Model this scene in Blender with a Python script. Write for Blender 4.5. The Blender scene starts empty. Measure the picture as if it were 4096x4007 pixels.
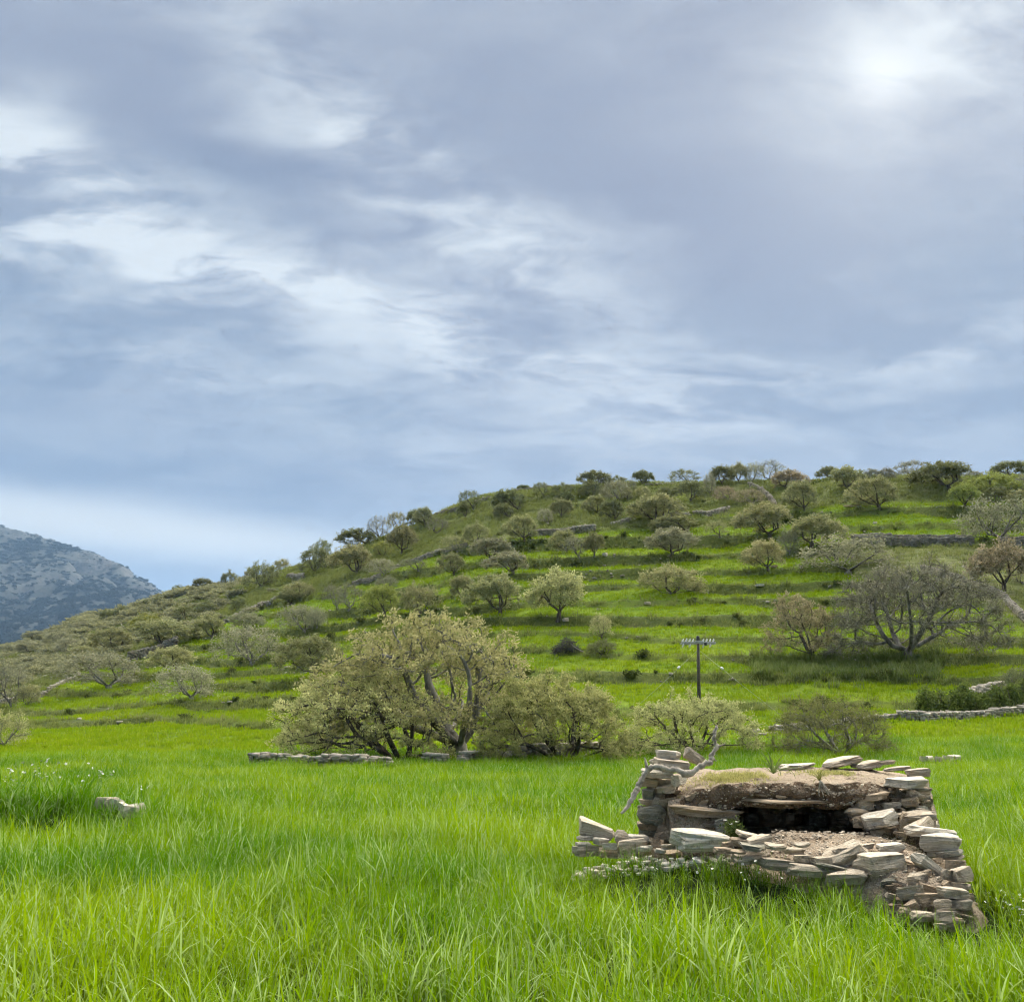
import bpy, math, random
import numpy as np
from mathutils import Vector, Matrix

R = math.radians
scene = bpy.context.scene
col = scene.collection

# ------------------------------------------------------------------ camera
EYE = 1.65
PITCH = R(12.9)
FPX = 3932.0                      # focal length in photograph pixels (4096 wide)
cam_d = bpy.data.cameras.new('camera')
cam = bpy.data.objects.new('camera', cam_d)
col.objects.link(cam)
cam.location = (0, 0, EYE)
cam.rotation_euler = (math.pi / 2 + PITCH, 0, 0)
cam_d.sensor_fit = 'HORIZONTAL'
cam_d.sensor_width = 36.0
cam_d.lens = 36.0 * FPX / 4096.0
cam_d.clip_start = 0.05
cam_d.clip_end = 20000
scene.camera = cam

# ------------------------------------------------------------------ exposure, sun
scene.view_settings.view_transform = 'Standard'
scene.view_settings.look = 'None'
scene.view_settings.gamma = 1
scene.view_settings.use_curve_mapping = False
EXPOSURE = 3.35
scene.view_settings.exposure = EXPOSURE
scene.cycles.use_denoising = True
scene.cycles.max_bounces = 4
scene.cycles.diffuse_bounces = 2
scene.cycles.glossy_bounces = 2
scene.cycles.transmission_bounces = 4
scene.cycles.transparent_max_bounces = 6
scene.cycles.volume_bounces = 0
scene.cycles.use_adaptive_sampling = True
scene.cycles.adaptive_threshold = 0.018
scene.cycles.filter_width = 1.15
scene.cycles.adaptive_min_samples = 12

SUN_AZ, SUN_EL = R(23.0), R(33.5)      # to the right of straight ahead, above the horizon
sun_dir = Vector((math.sin(SUN_AZ) * math.cos(SUN_EL), math.cos(SUN_AZ) * math.cos(SUN_EL), math.sin(SUN_EL)))
sl = bpy.data.lights.new('sun', 'SUN')
sl.energy = 1.5
sl.angle = R(120)
sl.color = (1.0, 0.94, 0.82)
sun = bpy.data.objects.new('sun', sl)
sun.rotation_euler = (-sun_dir).to_track_quat('-Z', 'Y').to_euler()
col.objects.link(sun)


# ------------------------------------------------------------------ node helpers
class NT:
    def __init__(s, tree):
        s.t = tree
        tree.nodes.clear()

    def n(s, typ, props=None, **ins):
        nd = s.t.nodes.new(typ)
        for k, v in (props or {}).items():
            setattr(nd, k, v)
        for k, v in ins.items():
            key = int(k[1:]) if k[0] == '_' and k[1:].isdigit() else k.replace('__', ' ')
            s.put(nd.inputs[key], v)
        return nd

    def put(s, sock, v):
        if isinstance(v, bpy.types.NodeSocket):
            s.t.links.new(v, sock)
        elif isinstance(v, bpy.types.Node):
            s.t.links.new(v.outputs[0], sock)
        else:
            if sock.type == 'RGBA' and len(v) == 3:
                v = (*v, 1)
            sock.default_value = v

    def m(s, op, a, b=None, c=None, clamp=False):
        nd = s.t.nodes.new('ShaderNodeMath')
        nd.operation = op
        nd.use_clamp = clamp
        for i, v in enumerate((a, b, c)):
            if v is not None:
                s.put(nd.inputs[i], v)
        return nd.outputs[0]

    def v(s, op, a, b=None, scale=None):
        nd = s.t.nodes.new('ShaderNodeVectorMath')
        nd.operation = op
        s.put(nd.inputs[0], a)
        if b is not None:
            s.put(nd.inputs[1], b)
        if scale is not None:
            s.put(nd.inputs['Scale'], scale)
        return nd.outputs['Value'] if op in ('DOT_PRODUCT', 'LENGTH') else nd.outputs[0]

    def mix(s, f, a, b, mode='MIX'):
        nd = s.t.nodes.new('ShaderNodeMix')
        nd.data_type = 'RGBA'
        nd.blend_type = mode
        s.put(nd.inputs[0], f)
        s.put(nd.inputs[6], a)
        s.put(nd.inputs[7], b)
        return nd.outputs[2]

    def ramp(s, f, lo, hi, a=0.0, b=1.0, smooth=True):
        nd = s.t.nodes.new('ShaderNodeMapRange')
        nd.interpolation_type = 'SMOOTHSTEP' if smooth else 'LINEAR'
        nd.clamp = True
        for i, v in enumerate((f, lo, hi, a, b)):
            s.put(nd.inputs[i], v)
        return nd.outputs[0]

    def noise(s, vec, scale, detail=3.0, rough=0.5, dist=0.0, out=0):
        nd = s.t.nodes.new('ShaderNodeTexNoise')
        if vec is not None:
            s.put(nd.inputs['Vector'], vec)
        for k, v in (('Scale', scale), ('Detail', detail), ('Roughness', rough), ('Distortion', dist)):
            s.put(nd.inputs[k], v)
        return nd.outputs[out]


# ------------------------------------------------------------------ sky (overcast, sun veiled by thin cloud)
def pix_dir(px, py):
    cx = (px - 2048.0) / FPX
    cy = (2003.5 - py) / FPX
    c, s_ = math.cos(PITCH), math.sin(PITCH)
    return Vector((cx, c - cy * s_, s_ + cy * c))


def build_sky():
    w = bpy.data.worlds.new('World')
    scene.world = w
    w.use_nodes = True
    k = NT(w.node_tree)
    K = 2.0 ** (-EXPOSURE)
    d = k.n('ShaderNodeTexCoord').outputs['Generated']
    sep = k.n('ShaderNodeSeparateXYZ', _0=d)
    z = k.m('MAXIMUM', sep.outputs[2], 0.0)
    inv = k.m('DIVIDE', 1.0, k.m('ADD', z, 0.16))
    plane = k.v('SCALE', d, scale=inv)                 # cloud deck seen in perspective
    mp = k.n('ShaderNodeMapping', Vector=plane, Rotation=(0, 0, R(-24)), Scale=(0.95, 1.55, 1.0))
    warp = k.noise(mp, 1.9, 3.5, 0.6, out=1)
    wv = k.v('SCALE', k.v('SUBTRACT', warp, (0.5, 0.5, 0.5)), scale=0.50)
    pw = k.v('ADD', mp.outputs[0], wv)
    big = k.noise(pw, 0.9, 1, 0.5)
    med = k.noise(pw, 3.3, 8, 0.63)
    dn = k.v('ADD', d, k.v('SCALE', k.v('SUBTRACT', warp, (0.5, 0.5, 0.5)), scale=0.16))

    def blob(px, py, lx, ly, tilt, amp, src=dn):
        c = pix_dir(px, py).normalized()
        right = Vector((c.y, -c.x, 0)).normalized()
        up = right.cross(c)
        ca, sa = math.cos(R(tilt)), math.sin(R(tilt))
        a = (right * ca - up * sa) * (FPX / lx)
        b = (right * sa + up * ca) * (FPX / ly)
        u = k.v('DOT_PRODUCT', src, tuple(a))
        v_ = k.v('DOT_PRODUCT', src, tuple(b))
        q = k.m('ADD', k.m('MULTIPLY', u, u), k.m('MULTIPLY', v_, v_))
        g = k.m('EXPONENT', k.m('MULTIPLY', q, -1.0))
        front = k.ramp(k.v('DOT_PRODUCT', d, tuple(c)), 0.3, 0.6)
        return k.m('MULTIPLY', k.m('MULTIPLY', g, front), amp)

    br = None
    for a in ((420, 790, 720, 190, 24, 0.46), (1150, 1150, 900, 140, 14, 0.52), (1480, 560, 420, 170, 25, 0.46),
              (2050, 1000, 620, 190, 18, 0.46), (150, 560, 330, 150, 30, 0.20), (2250, 1480, 800, 140, 10, 0.34),
              (800, 1500, 800, 110, 6, 0.24), (3100, 1550, 900, 160, -6, 0.18), (80, 950, 260, 90, 26, 0.30),
              (3900, 1350, 420, 120, -6, 0.16), (3950, 60, 380, 200, 0, 0.35), (1000, 60, 420, 160, 30, 0.20)):
        b = blob(*a)
        br = b if br is None else k.m('ADD', br, b)
    for a in ((1150, 730, 330, 110, 16, -0.16), (3050, 1050, 900, 330, 10, -0.14), (300, 300, 700, 190, 15, -0.12),
              (700, 1320, 420, 90, 6, -0.16), (2400, 600, 620, 300, 15, -0.10)):
        br = k.m('ADD', br, blob(*a))
    br = k.m('MULTIPLY', br, k.ramp(med, 0.38, 0.62, 0.20, 1.65))
    low = blob(350, 2095, 1250, 85, 2, 0.85, src=d)
    low2 = blob(200, 1890, 1300, 60, 0, -0.12, src=d)
    low3 = blob(2300, 1760, 2400, 90, 1, 0.10, src=dn)
    amount = k.m('ADD', 0.12, k.m('ADD', br, k.m('ADD', low, k.m('ADD', low2, low3))))
    detail = k.m('ADD', k.m('MULTIPLY', k.m('SUBTRACT', big, 0.5), 0.34),
                 k.m('MULTIPLY', k.m('SUBTRACT', med, 0.5), 0.95))
    fade = k.ramp(sep.outputs[2], 0.06, 0.36, 0.25, 1.0)
    amount = k.m('ADD', amount, k.m('MULTIPLY', detail, fade), clamp=True)
    # veiled sun
    cs = k.v('DOT_PRODUCT', d, tuple(sun_dir))
    ang = k.m('ARCCOSINE', k.m('MINIMUM', cs, 1.0))
    angn = k.m('ADD', ang, k.m('MULTIPLY', k.m('SUBTRACT', 0.5, med), 0.16))
    halo = k.m('EXPONENT', k.m('MULTIPLY', k.m('POWER', k.m('DIVIDE', k.m('MAXIMUM', angn, 0.0), 0.085), 1.4), -1.0))
    angc = k.m('MAXIMUM', k.m('ADD', ang, k.m('MULTIPLY', k.m('SUBTRACT', 0.5, med), 0.06)), 0.0)
    core = k.m('EXPONENT', k.m('MULTIPLY', k.m('POWER', k.m('DIVIDE', angc, 0.026), 2.0), -1.0))
    amount = k.m('ADD', amount, k.m('MULTIPLY', halo, 0.50), clamp=True)

    dark = (0.262 * K, 0.322 * K, 0.440 * K)
    violet = (0.288 * K, 0.318 * K, 0.436 * K)
    pale = (0.83 * K, 0.88 * K, 0.91 * K)
    hue = k.ramp(big, 0.38, 0.62, 0, 0.7)
    hue = k.m('MULTIPLY', hue, k.ramp(sep.outputs[2], 0.12, 0.45))
    cloud = k.mix(amount, k.mix(hue, dark, violet), pale)
    cloud = k.mix(k.m('MULTIPLY', low, 0.85, clamp=True), cloud, (0.80 * K, 0.79 * K, 0.74 * K))
    nish = k.n('ShaderNodeTexSky', dict(sky_type='NISHITA', sun_disc=False, sun_elevation=SUN_EL, sun_rotation=SUN_AZ,
                                        air_density=1.2, dust_density=1.5))
    blue = k.v('SCALE', nish.outputs[0], scale=0.06 * K)
    base = k.mix(0.92, blue, cloud)
    glow = k.mix(core, (0, 0, 0), (0.16 * K, 0.15 * K, 0.13 * K))
    tot = k.v('ADD', base, glow)
    below = k.ramp(sep.outputs[2], -0.10, 0.0)
    tot = k.mix(below, (0.20 * K, 0.26 * K, 0.24 * K), tot)
    bg = k.n('ShaderNodeBackground', Color=tot, Strength=1.0)
    k.n('ShaderNodeOutputWorld', Surface=bg)


build_sky()
scene.world.cycles.sampling_method = 'MANUAL'
scene.world.cycles.sample_map_resolution = 256


# ------------------------------------------------------------------ maths helpers
rng = np.random.default_rng(7)
random.seed(7)
_perm = np.random.default_rng(11).permutation(512)
_perm = np.concatenate([_perm, _perm, _perm])
_ga = np.random.default_rng(12).uniform(0, 2 * np.pi, 512)
_gx, _gy = np.cos(_ga), np.sin(_ga)


def pn(x, y, seed=0):
    """gradient noise, about -0.7 .. 0.7"""
    x = np.asarray(x, float) + seed * 17.31
    y = np.asarray(y, float) + seed * 9.77
    xi, yi = np.floor(x).astype(int), np.floor(y).astype(int)
    xf, yf = x - xi, y - yi
    u = xf * xf * xf * (xf * (xf * 6 - 15) + 10)
    v = yf * yf * yf * (yf * (yf * 6 - 15) + 10)

    def g(ix, iy, dx, dy):
        h = _perm[_perm[ix & 511] + (iy & 511)]
        return _gx[h] * dx + _gy[h] * dy
    a = g(xi, yi, xf, yf) * (1 - u) + g(xi + 1, yi, xf - 1, yf) * u
    b = g(xi, yi + 1, xf, yf - 1) * (1 - u) + g(xi + 1, yi + 1, xf - 1, yf - 1) * u
    return a * (1 - v) + b * v


def fbm(x, y, seed=0, o=4):
    s, a = 0, 1.0
    for i in range(o):
        s = s + a * pn(np.asarray(x) * 2 ** i, np.asarray(y) * 2 ** i, seed + i)
        a *= 0.5
    return s


def sstep(x, a, b):
    q = np.clip((x - a) / (b - a), 0, 1)
    return q * q * (3 - 2 * q)


def pchip(xs, ys, xq):
    xs, ys, xq = np.asarray(xs, float), np.asarray(ys, float), np.asarray(xq, float)
    h = np.diff(xs)
    dl = np.diff(ys) / h
    m = np.zeros(len(xs))
    m[0], m[-1] = dl[0], dl[-1]
    for i in range(1, len(xs) - 1):
        if dl[i - 1] * dl[i] > 0:
            w1, w2 = 2 * h[i] + h[i - 1], h[i] + 2 * h[i - 1]
            m[i] = (w1 + w2) / (w1 / dl[i - 1] + w2 / dl[i])
    i = np.clip(np.searchsorted(xs, xq) - 1, 0, len(h) - 1)
    q = np.clip((xq - xs[i]) / h[i], 0, 1)
    return ((1 + 2 * q) * (1 - q) ** 2 * ys[i] + q * (1 - q) ** 2 * h[i] * m[i]
            + q * q * (3 - 2 * q) * ys[i + 1] + q * q * (q - 1) * h[i] * m[i + 1])


def at(px, py, Y):
    """the point at distance Y ahead that the photograph shows at (px, py)"""
    d = pix_dir(px, py)
    return Vector((d.x / d.y * Y, Y, EYE + d.z / d.y * Y))


def slope(py):
    d = pix_dir(2048, py)
    return d.z / d.y


# ------------------------------------------------------------------ object helpers
def tag(o, label=None, cat=None, group=None, kind=None):
    if label: o['label'] = label
    if cat: o['category'] = cat
    if group: o['group'] = group
    if kind: o['kind'] = kind
    return o


def link(o, parent=None):
    col.objects.link(o)
    if parent is not None:
        o.parent = parent
    return o


def empty(name, loc=(0, 0, 0)):
    o = bpy.data.objects.new(name, None)
    o.empty_display_size = 0.3
    o.location = loc
    return link(o)


def mesh_np(name, V, F, smooth=False):
    """F: list/array of equal-length faces, or several such arrays in a list"""
    me = bpy.data.meshes.new(name)
    V = np.asarray(V, np.float32)
    groups = F if isinstance(F, list) else [F]
    groups = [np.asarray(g, np.int32) for g in groups if len(g)]
    me.vertices.add(len(V))
    me.vertices.foreach_set('co', V.ravel())
    idx = np.concatenate([g.ravel() for g in groups])
    tot = np.concatenate([np.full(len(g), g.shape[1], np.int32) for g in groups])
    st = np.concatenate([[0], np.cumsum(tot)[:-1]]).astype(np.int32)
    me.loops.add(len(idx))
    me.loops.foreach_set('vertex_index', idx)
    me.polygons.add(len(tot))
    me.polygons.foreach_set('loop_start', st)
    me.update(calc_edges=True)
    if smooth:
        me.polygons.foreach_set('use_smooth', np.ones(len(tot), bool))
    return me


def vattr(me, name, vals, typ='FLOAT'):
    a = me.attributes.new(name, typ, 'POINT')
    if typ == 'FLOAT':
        a.data.foreach_set('value', np.asarray(vals, np.float32))
    elif typ == 'FLOAT_COLOR':
        a.data.foreach_set('color', np.asarray(vals, np.float32).ravel())
    elif typ == 'INT':
        a.data.foreach_set('value', np.asarray(vals, np.int32))
    elif typ == 'FLOAT_VECTOR':
        a.data.foreach_set('vector', np.asarray(vals, np.float32).ravel())


def mobj(name, me, mat, parent=None, loc=(0, 0, 0)):
    o = bpy.data.objects.new(name, me)
    if mat is not None and not me.materials:
        me.materials.append(mat)
    o.location = loc
    return link(o, parent)


def new_mat(name):
    m = bpy.data.materials.new(name)
    m.use_nodes = True
    return m, NT(m.node_tree)
# ------------------------------------------------------------------ terrain: field, terraced hill, ridge
COLS = [  # photo column, then (photo row, distance ahead) from the field's edge up to the ridge
    (-900, [(3062, 38), (3035, 56), (2985, 80), (2930, 110), (2865, 150), (2800, 200), (2750, 270)]),
    (0,    [(3062, 38), (3030, 56), (2960, 80), (2880, 110), (2800, 150), (2700, 200), (2605, 270)]),
    (400,  [(3062, 38), (3020, 56), (2940, 80), (2840, 108), (2740, 140), (2620, 180), (2530, 230), (2455, 300)]),
    (800,  [(3060, 40), (3010, 56), (2900, 80), (2780, 105), (2660, 135), (2550, 165), (2460, 200), (2358, 260)]),
    (1200, [(3055, 42), (2990, 56), (2850, 80), (2700, 108), (2560, 135), (2440, 160), (2340, 190), (2262, 225)]),
    (1600, [(3050, 44), (2960, 58), (2800, 78), (2640, 100), (2500, 122), (2400, 140), (2300, 160), (2200, 190), (2125, 212)]),
    (2000, [(3045, 44), (2960, 56), (2800, 74), (2640, 92), (2480, 110), (2340, 128), (2230, 146), (2120, 168), (2040, 193), (1972, 215)]),
    (2500, [(3010, 46), (2900, 60), (2760, 74), (2620, 88), (2480, 104), (2340, 122), (2230, 138), (2110, 158), (2000, 185), (1934, 205)]),
    (3000, [(3000, 46), (2900, 58), (2760, 72), (2620, 85), (2480, 100), (2340, 118), (2230, 132), (2110, 152), (2000, 178), (1926, 195)]),
    (3500, [(3000, 46), (2870, 60), (2760, 70), (2640, 78), (2480, 95), (2340, 110), (2230, 122), (2150, 132), (2030, 152), (1912, 182)]),
    (4096, [(3000, 46), (2850, 60), (2750, 68), (2640, 76), (2480, 92), (2340, 106), (2230, 118), (2165, 126), (2040, 146), (1912, 176)]),
    (5000, [(3000, 46), (2850, 60), (2750, 68), (2640, 76), (2480, 92), (2340, 106), (2230, 118), (2165, 126), (2040, 146), (1925, 176)]),
]
TY = np.concatenate([np.arange(0, 340, 0.5), np.arange(340, 1400, 10.0)])
_tc, _zc = [], []
for px, pts in COLS:
    ys = [-80, 0.0, 8, 20, 32]
    zs = [0.0, 0.0, 0, 0, 0.0]
    for py, Y in pts:
        ys.append(Y)
        zs.append(EYE + slope(py) * Y)
    yr, zr = ys[-1], zs[-1]
    for dy, dz in ((14, 1.2), (45, -3), (110, -20), (260, -52), (700, -85), (2000, -95)):
        ys.append(yr + dy)
        zs.append(zr + dz if dz > -4 else max(zr + dz, -60 - dy * 0.005))
    _tc.append((px - 2048) / FPX / 1.005)
    _zc.append(pchip(ys, zs, TY))
_tc, _zc = np.array(_tc), np.array(_zc)
TT = np.linspace(_tc[0], _tc[-1], 260)
ZT = np.array([pchip(_tc, _zc[:, j], TT) for j in range(len(TY))])     # [Y, t]
_tyi = np.arange(len(TY))


def smooth_h(x, y):
    x, y = np.asarray(x, float), np.asarray(y, float)
    t = np.clip(x / np.maximum(y, 3.0), TT[0], TT[-1])
    fy = np.interp(y, TY, _tyi)
    i = np.clip(fy.astype(int), 0, len(TY) - 2)
    q = fy - i
    ft = (t - TT[0]) / (TT[1] - TT[0])
    j = np.clip(ft.astype(int), 0, len(TT) - 2)
    p = ft - j
    return (ZT[i, j] * (1 - p) + ZT[i, j + 1] * p) * (1 - q) + (ZT[i + 1, j] * (1 - p) + ZT[i + 1, j + 1] * p) * q


def hit(px, py, fn=None, y0=3.0, y1=330.0):
    """where the line of sight through a photograph pixel meets the land"""
    fn = fn or land
    d = pix_dir(px, py)
    Y = np.arange(y0, y1, 0.2)
    X = d.x / d.y * Y
    Zr = EYE + d.z / d.y * Y
    diff = Zr - fn(X, Y)
    k = np.argmax(diff < 0)
    if diff[k] >= 0:                                  # just above the ridge: the closest approach
        k = int(np.argmin(diff / Y + (Y < 60) * 9))
    return Vector((X[k], Y[k], float(fn(X[k:k + 1], Y[k:k + 1])[0])))


# the old walls split the bright green terraces from the grey-green scrub above them
_edge_px = [(-700, 2900), (0, 2822), (134, 2778), (314, 2690), (511, 2645), (655, 2602), (760, 2560), (895, 2492), (1100, 2400), (1250, 2385),
            (1398, 2340), (1581, 2270), (1750, 2212), (1862, 2185), (2000, 2160), (2148, 2140), (2372, 2128), (2512, 2110),
            (2780, 2072), (2950, 2066), (3100, 2058), (3260, 2040), (3420, 2024), (3700, 1998), (3840, 1980), (4096, 1975), (4700, 1975)]
_ep = [hit(a, b, smooth_h) for a, b in _edge_px]
_et = np.array([p.x / p.y for p in _ep])
_ey = np.array([p.y for p in _ep])
_o = np.argsort(_et)
_et, _ey = _et[_o], _ey[_o]
_dry_lo = [hit(a, b, smooth_h) for a, b in ((3420, 2300), (3600, 2290), (3760, 2330), (3900, 2390), (4096, 2500), (4700, 2800))]
_dry_hi = [hit(a, b, smooth_h) for a, b in ((3420, 2190), (3600, 2180), (3760, 2176), (3900, 2176), (4096, 2180), (4700, 2190))]
_dt = np.array([p.x / p.y for p in _dry_lo])
_dl = np.array([p.y for p in _dry_lo])
_dh = np.interp(_dt, [p.x / p.y for p in _dry_hi], [p.y for p in _dry_hi])


def zones(x, y):
    """lush 0..1, terrace phase 0..1, dry pasture 0..1"""
    x, y = np.asarray(x, float), np.asarray(y, float)
    t = x / np.maximum(y, 3.0)
    e = np.interp(t, _et, _ey) + 3.0 * pn(x / 14, y / 14, 3)
    lush = 1 - sstep(y, e - 1.5, e + 2.5)
    z = smooth_h(x, y)
    zw = z + 2.6 * pn(x / 62, y / 48, 5) + 1.1 * pn(x / 23, y / 23, 7) + 0.4 * pn(x / 8, y / 8, 6) + 0.015 * x
    u = np.log(1 + 0.065 * np.maximum(zw - 0.1, 0)) / 0.13 * 1.3
    f = u - np.floor(u)
    hstep = (2.0 + 0.13 * np.maximum(zw, 0)) / 1.3
    on = sstep(zw, 0.4, 1.3) * sstep(y, 49, 58)
    lo = np.interp(t, _dt, _dl, left=1e3, right=_dl[-1])
    hi = np.interp(t, _dt, _dh, left=-1e3, right=_dh[-1])
    dry = sstep(y, lo - 2, lo + 2) * (1 - sstep(y, hi - 1, hi + 1)) * (t > _dt[0])
    return lush, f, hstep, on, dry, np.floor(u)


RUIN_C = (2.6, 9.6)


def land(x, y, full=False):
    x, y = np.asarray(x, float), np.asarray(y, float)
    z = smooth_h(x, y)
    lush, f, hs, on, dry, ui = zones(x, y)
    gapn = sstep(pn(x / 19 + ui * 3.7, y / 40 + ui * 1.3, 9), -0.22, 0.08)           # a terrace bank fades out here and there
    amp = on * (0.22 + 0.78 * lush) * (1 - 0.7 * dry) * (0.40 + 0.60 * gapn)
    prof = np.where(f < 0.74, f * 0.44 / 0.74, 0.44 + 0.56 * sstep(f, 0.74, 0.98))
    z = z + amp * hs * (prof - f) * 0.9
    riser = sstep(f, 0.73, 0.80) * (1 - sstep(f, 0.95, 0.995)) * amp
    far = sstep(y, 40, 60)
    z = z + (1 - far) * 0.10 * fbm(x / 5, y / 5, 21, 2)
    z = z + far * (0.30 * fbm(x / 6, y / 6, 22, 3) * (0.35 + 0.65 * riser + 0.4 * (1 - lush)))
    z = z + 0.42 * np.exp(-(((x + 7.4) / 2.2) ** 2 + ((y - 15.9) / 1.2) ** 2))
    z = z + 0.32 * np.exp(-(((x - RUIN_C[0]) / 2.0) ** 2 + ((y - RUIN_C[1] - 0.75) / 1.45) ** 2) ** 2)
    if full:
        return z, lush, riser, dry
    return z


def land1(x, y):
    return float(land(np.array([x]), np.array([y]))[0])


# ------------------------------------------------------------------ ground material and mesh
def ground_material():
    m, k = new_mat('pasture_ground')
    pos = k.n('ShaderNodeNewGeometry').outputs['Position']
    lush = k.n('ShaderNodeAttribute', dict(attribute_name='lush')).outputs['Fac']
    riser = k.n('ShaderNodeAttribute', dict(attribute_name='riser')).outputs['Fac']
    dry = k.n('ShaderNodeAttribute', dict(attribute_name='dry')).outputs['Fac']
    near = k.n('ShaderNodeAttribute', dict(attribute_name='near')).outputs['Fac']
    n1 = k.noise(pos, 0.06, 4, 0.55)
    n2 = k.noise(pos, 0.45, 5, 0.65)
    n3 = k.noise(pos, 2.6, 4, 0.7)
    str_ = k.noise(k.n('ShaderNodeMapping', Vector=pos, Scale=(0.25, 0.9, 1.6)), 1.0, 5, 0.7)
    green = k.mix(k.ramp(n1, 0.35, 0.65), (0.165, 0.265, 0.006), (0.240, 0.330, 0.010))
    green = k.mix(k.ramp(n2, 0.35, 0.72), green, (0.120, 0.215, 0.006))
    green = k.mix(k.ramp(str_, 0.5, 0.75, 0, 0.6), green, (0.270, 0.320, 0.022))
    olive = k.mix(k.ramp(n2, 0.35, 0.68), (0.175, 0.200, 0.062), (0.270, 0.280, 0.100))
    olive = k.mix(k.ramp(n1, 0.40, 0.62, 0, 0.65), olive, (0.150, 0.190, 0.044))
    olive = k.mix(k.ramp(str_, 0.5, 0.78, 0, 0.5), olive, (0.270, 0.265, 0.120))
    drycol = k.mix(k.ramp(str_, 0.35, 0.68), (0.150, 0.180, 0.050), (0.300, 0.290, 0.140))
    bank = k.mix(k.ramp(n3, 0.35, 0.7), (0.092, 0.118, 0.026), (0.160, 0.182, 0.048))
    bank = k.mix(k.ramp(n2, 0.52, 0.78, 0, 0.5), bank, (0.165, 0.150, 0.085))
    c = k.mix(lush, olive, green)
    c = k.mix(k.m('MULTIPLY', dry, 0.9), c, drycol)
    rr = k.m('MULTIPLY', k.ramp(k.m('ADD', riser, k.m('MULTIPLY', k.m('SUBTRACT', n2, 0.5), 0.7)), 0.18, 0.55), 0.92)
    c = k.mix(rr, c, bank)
    c = k.mix(k.ramp(n3, 0.3, 0.75, 0.0, 0.30), c, (0.055, 0.085, 0.014))
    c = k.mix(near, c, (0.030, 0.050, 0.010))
    b = k.n('ShaderNodeBump', Strength=0.9, Distance=0.35, Height=k.m('ADD', k.m('MULTIPLY', n3, 0.6), k.noise(pos, 7.0, 3, 0.7)))
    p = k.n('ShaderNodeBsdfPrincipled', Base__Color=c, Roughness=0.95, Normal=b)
    p.inputs['Specular IOR Level'].default_value = 0.1
    k.n('ShaderNodeOutputMaterial', Surface=p)
    return m


def build_ground():
    t = np.linspace(-0.80, 0.80, 420)
    y = np.concatenate([np.geomspace(1.2, 44, 120), np.arange(44.3, 225, 0.36), np.arange(226, 345, 1.6), np.geomspace(350, 1300, 40)])
    T, Y = np.meshgrid(t, y)
    X = T * Y
    z, lush, riser, dry = land(X.ravel(), Y.ravel(), True)
    V = np.stack([X.ravel(), Y.ravel(), z], 1)
    ny, nx = Y.shape
    idx = np.arange(ny * nx).reshape(ny, nx)
    F = np.stack([idx[:-1, :-1], idx[:-1, 1:], idx[1:, 1:], idx[1:, :-1]], -1).reshape(-1, 4)
    # the field behind and beside the viewer
    b = len(V)
    extra = np.array([(-90, -90, -0.02), (90, -90, -0.02), (90, 1.4, -0.02), (-90, 1.4, -0.02)], float)
    V = np.concatenate([V, extra])
    F = np.concatenate([F, [[b, b + 1, b + 2, b + 3]]])
    pad = lambda a, v: np.concatenate([a, np.full(4, v)])
    me = mesh_np('ground', V, F, smooth=True)
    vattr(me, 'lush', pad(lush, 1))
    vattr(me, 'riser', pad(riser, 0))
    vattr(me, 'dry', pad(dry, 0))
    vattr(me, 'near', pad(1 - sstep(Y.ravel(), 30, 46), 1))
    tag(mobj('ground', me, ground_material()), kind='structure')


build_ground()


# ------------------------------------------------------------------ far mountain across the valley
MC = [(-1500, [(2640, 800), (2500, 1000), (2300, 1250), (2050, 1500), (1800, 1700)]),
      (-400,  [(2660, 800), (2500, 980), (2350, 1180), (2200, 1400), (2035, 1600)]),
      (0,     [(2660, 800), (2520, 970), (2380, 1160), (2230, 1380), (2112, 1560)]),
      (126,   [(2650, 800), (2520, 970), (2380, 1160), (2240, 1370), (2146, 1540)]),
      (358,   [(2630, 800), (2510, 960), (2390, 1140), (2290, 1320), (2214, 1500)]),
      (484,   [(2610, 800), (2500, 960), (2400, 1130), (2330, 1300), (2271, 1460)]),
      (608,   [(2590, 800), (2500, 960), (2420, 1130), (2380, 1280), (2340, 1420)]),
      (640,   [(2590, 800), (2500, 960), (2440, 1130), (2400, 1280), (2372, 1420)]),
      (760,   [(2590, 800), (2540, 960), (2480, 1130), (2440, 1280), (2425, 1420)]),
      (1100,  [(2590, 800), (2570, 960), (2540, 1130), (2520, 1280), (2505, 1420)]),
      (1600,  [(2700, 800), (2690, 960), (2680, 1130), (2670, 1280), (2660, 1420)])]
MS = 2.4                          # the mountain stands kilometres off
MTY = np.linspace(560, 2300, 220) * MS
_mt, _mz = [], []
for px, pts in MC:
    ys, zs = [500 * MS, 650 * MS], [-70.0, -60.0]
    for py, Y in pts:
        Y = Y * MS
        ys.append(Y)
        zs.append(EYE + slope(py) * Y)
    ys += [ys[-1] + 80 * MS, ys[-1] + 400 * MS, ys[-1] + 1500 * MS]
    zs += [zs[-1] + 3 * MS, zs[-1] - 60 * MS, -60]
    _mt.append((px - 2048) / FPX / 0.995)
    _mz.append(pchip(ys, zs, MTY))
_mt, _mz = np.array(_mt), np.array(_mz)


def mountain_h(t, y):
    out = np.empty_like(y)
    zi = np.array([np.interp(y, MTY, row) for row in _mz])         # [col, n]
    j = np.clip(np.searchsorted(_mt, t) - 1, 0, len(_mt) - 2)
    q = np.clip((t - _mt[j]) / (_mt[j + 1] - _mt[j]), 0, 1)
    n = np.arange(len(y))
    return zi[j, n] * (1 - q) + zi[j + 1, n] * q


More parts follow.
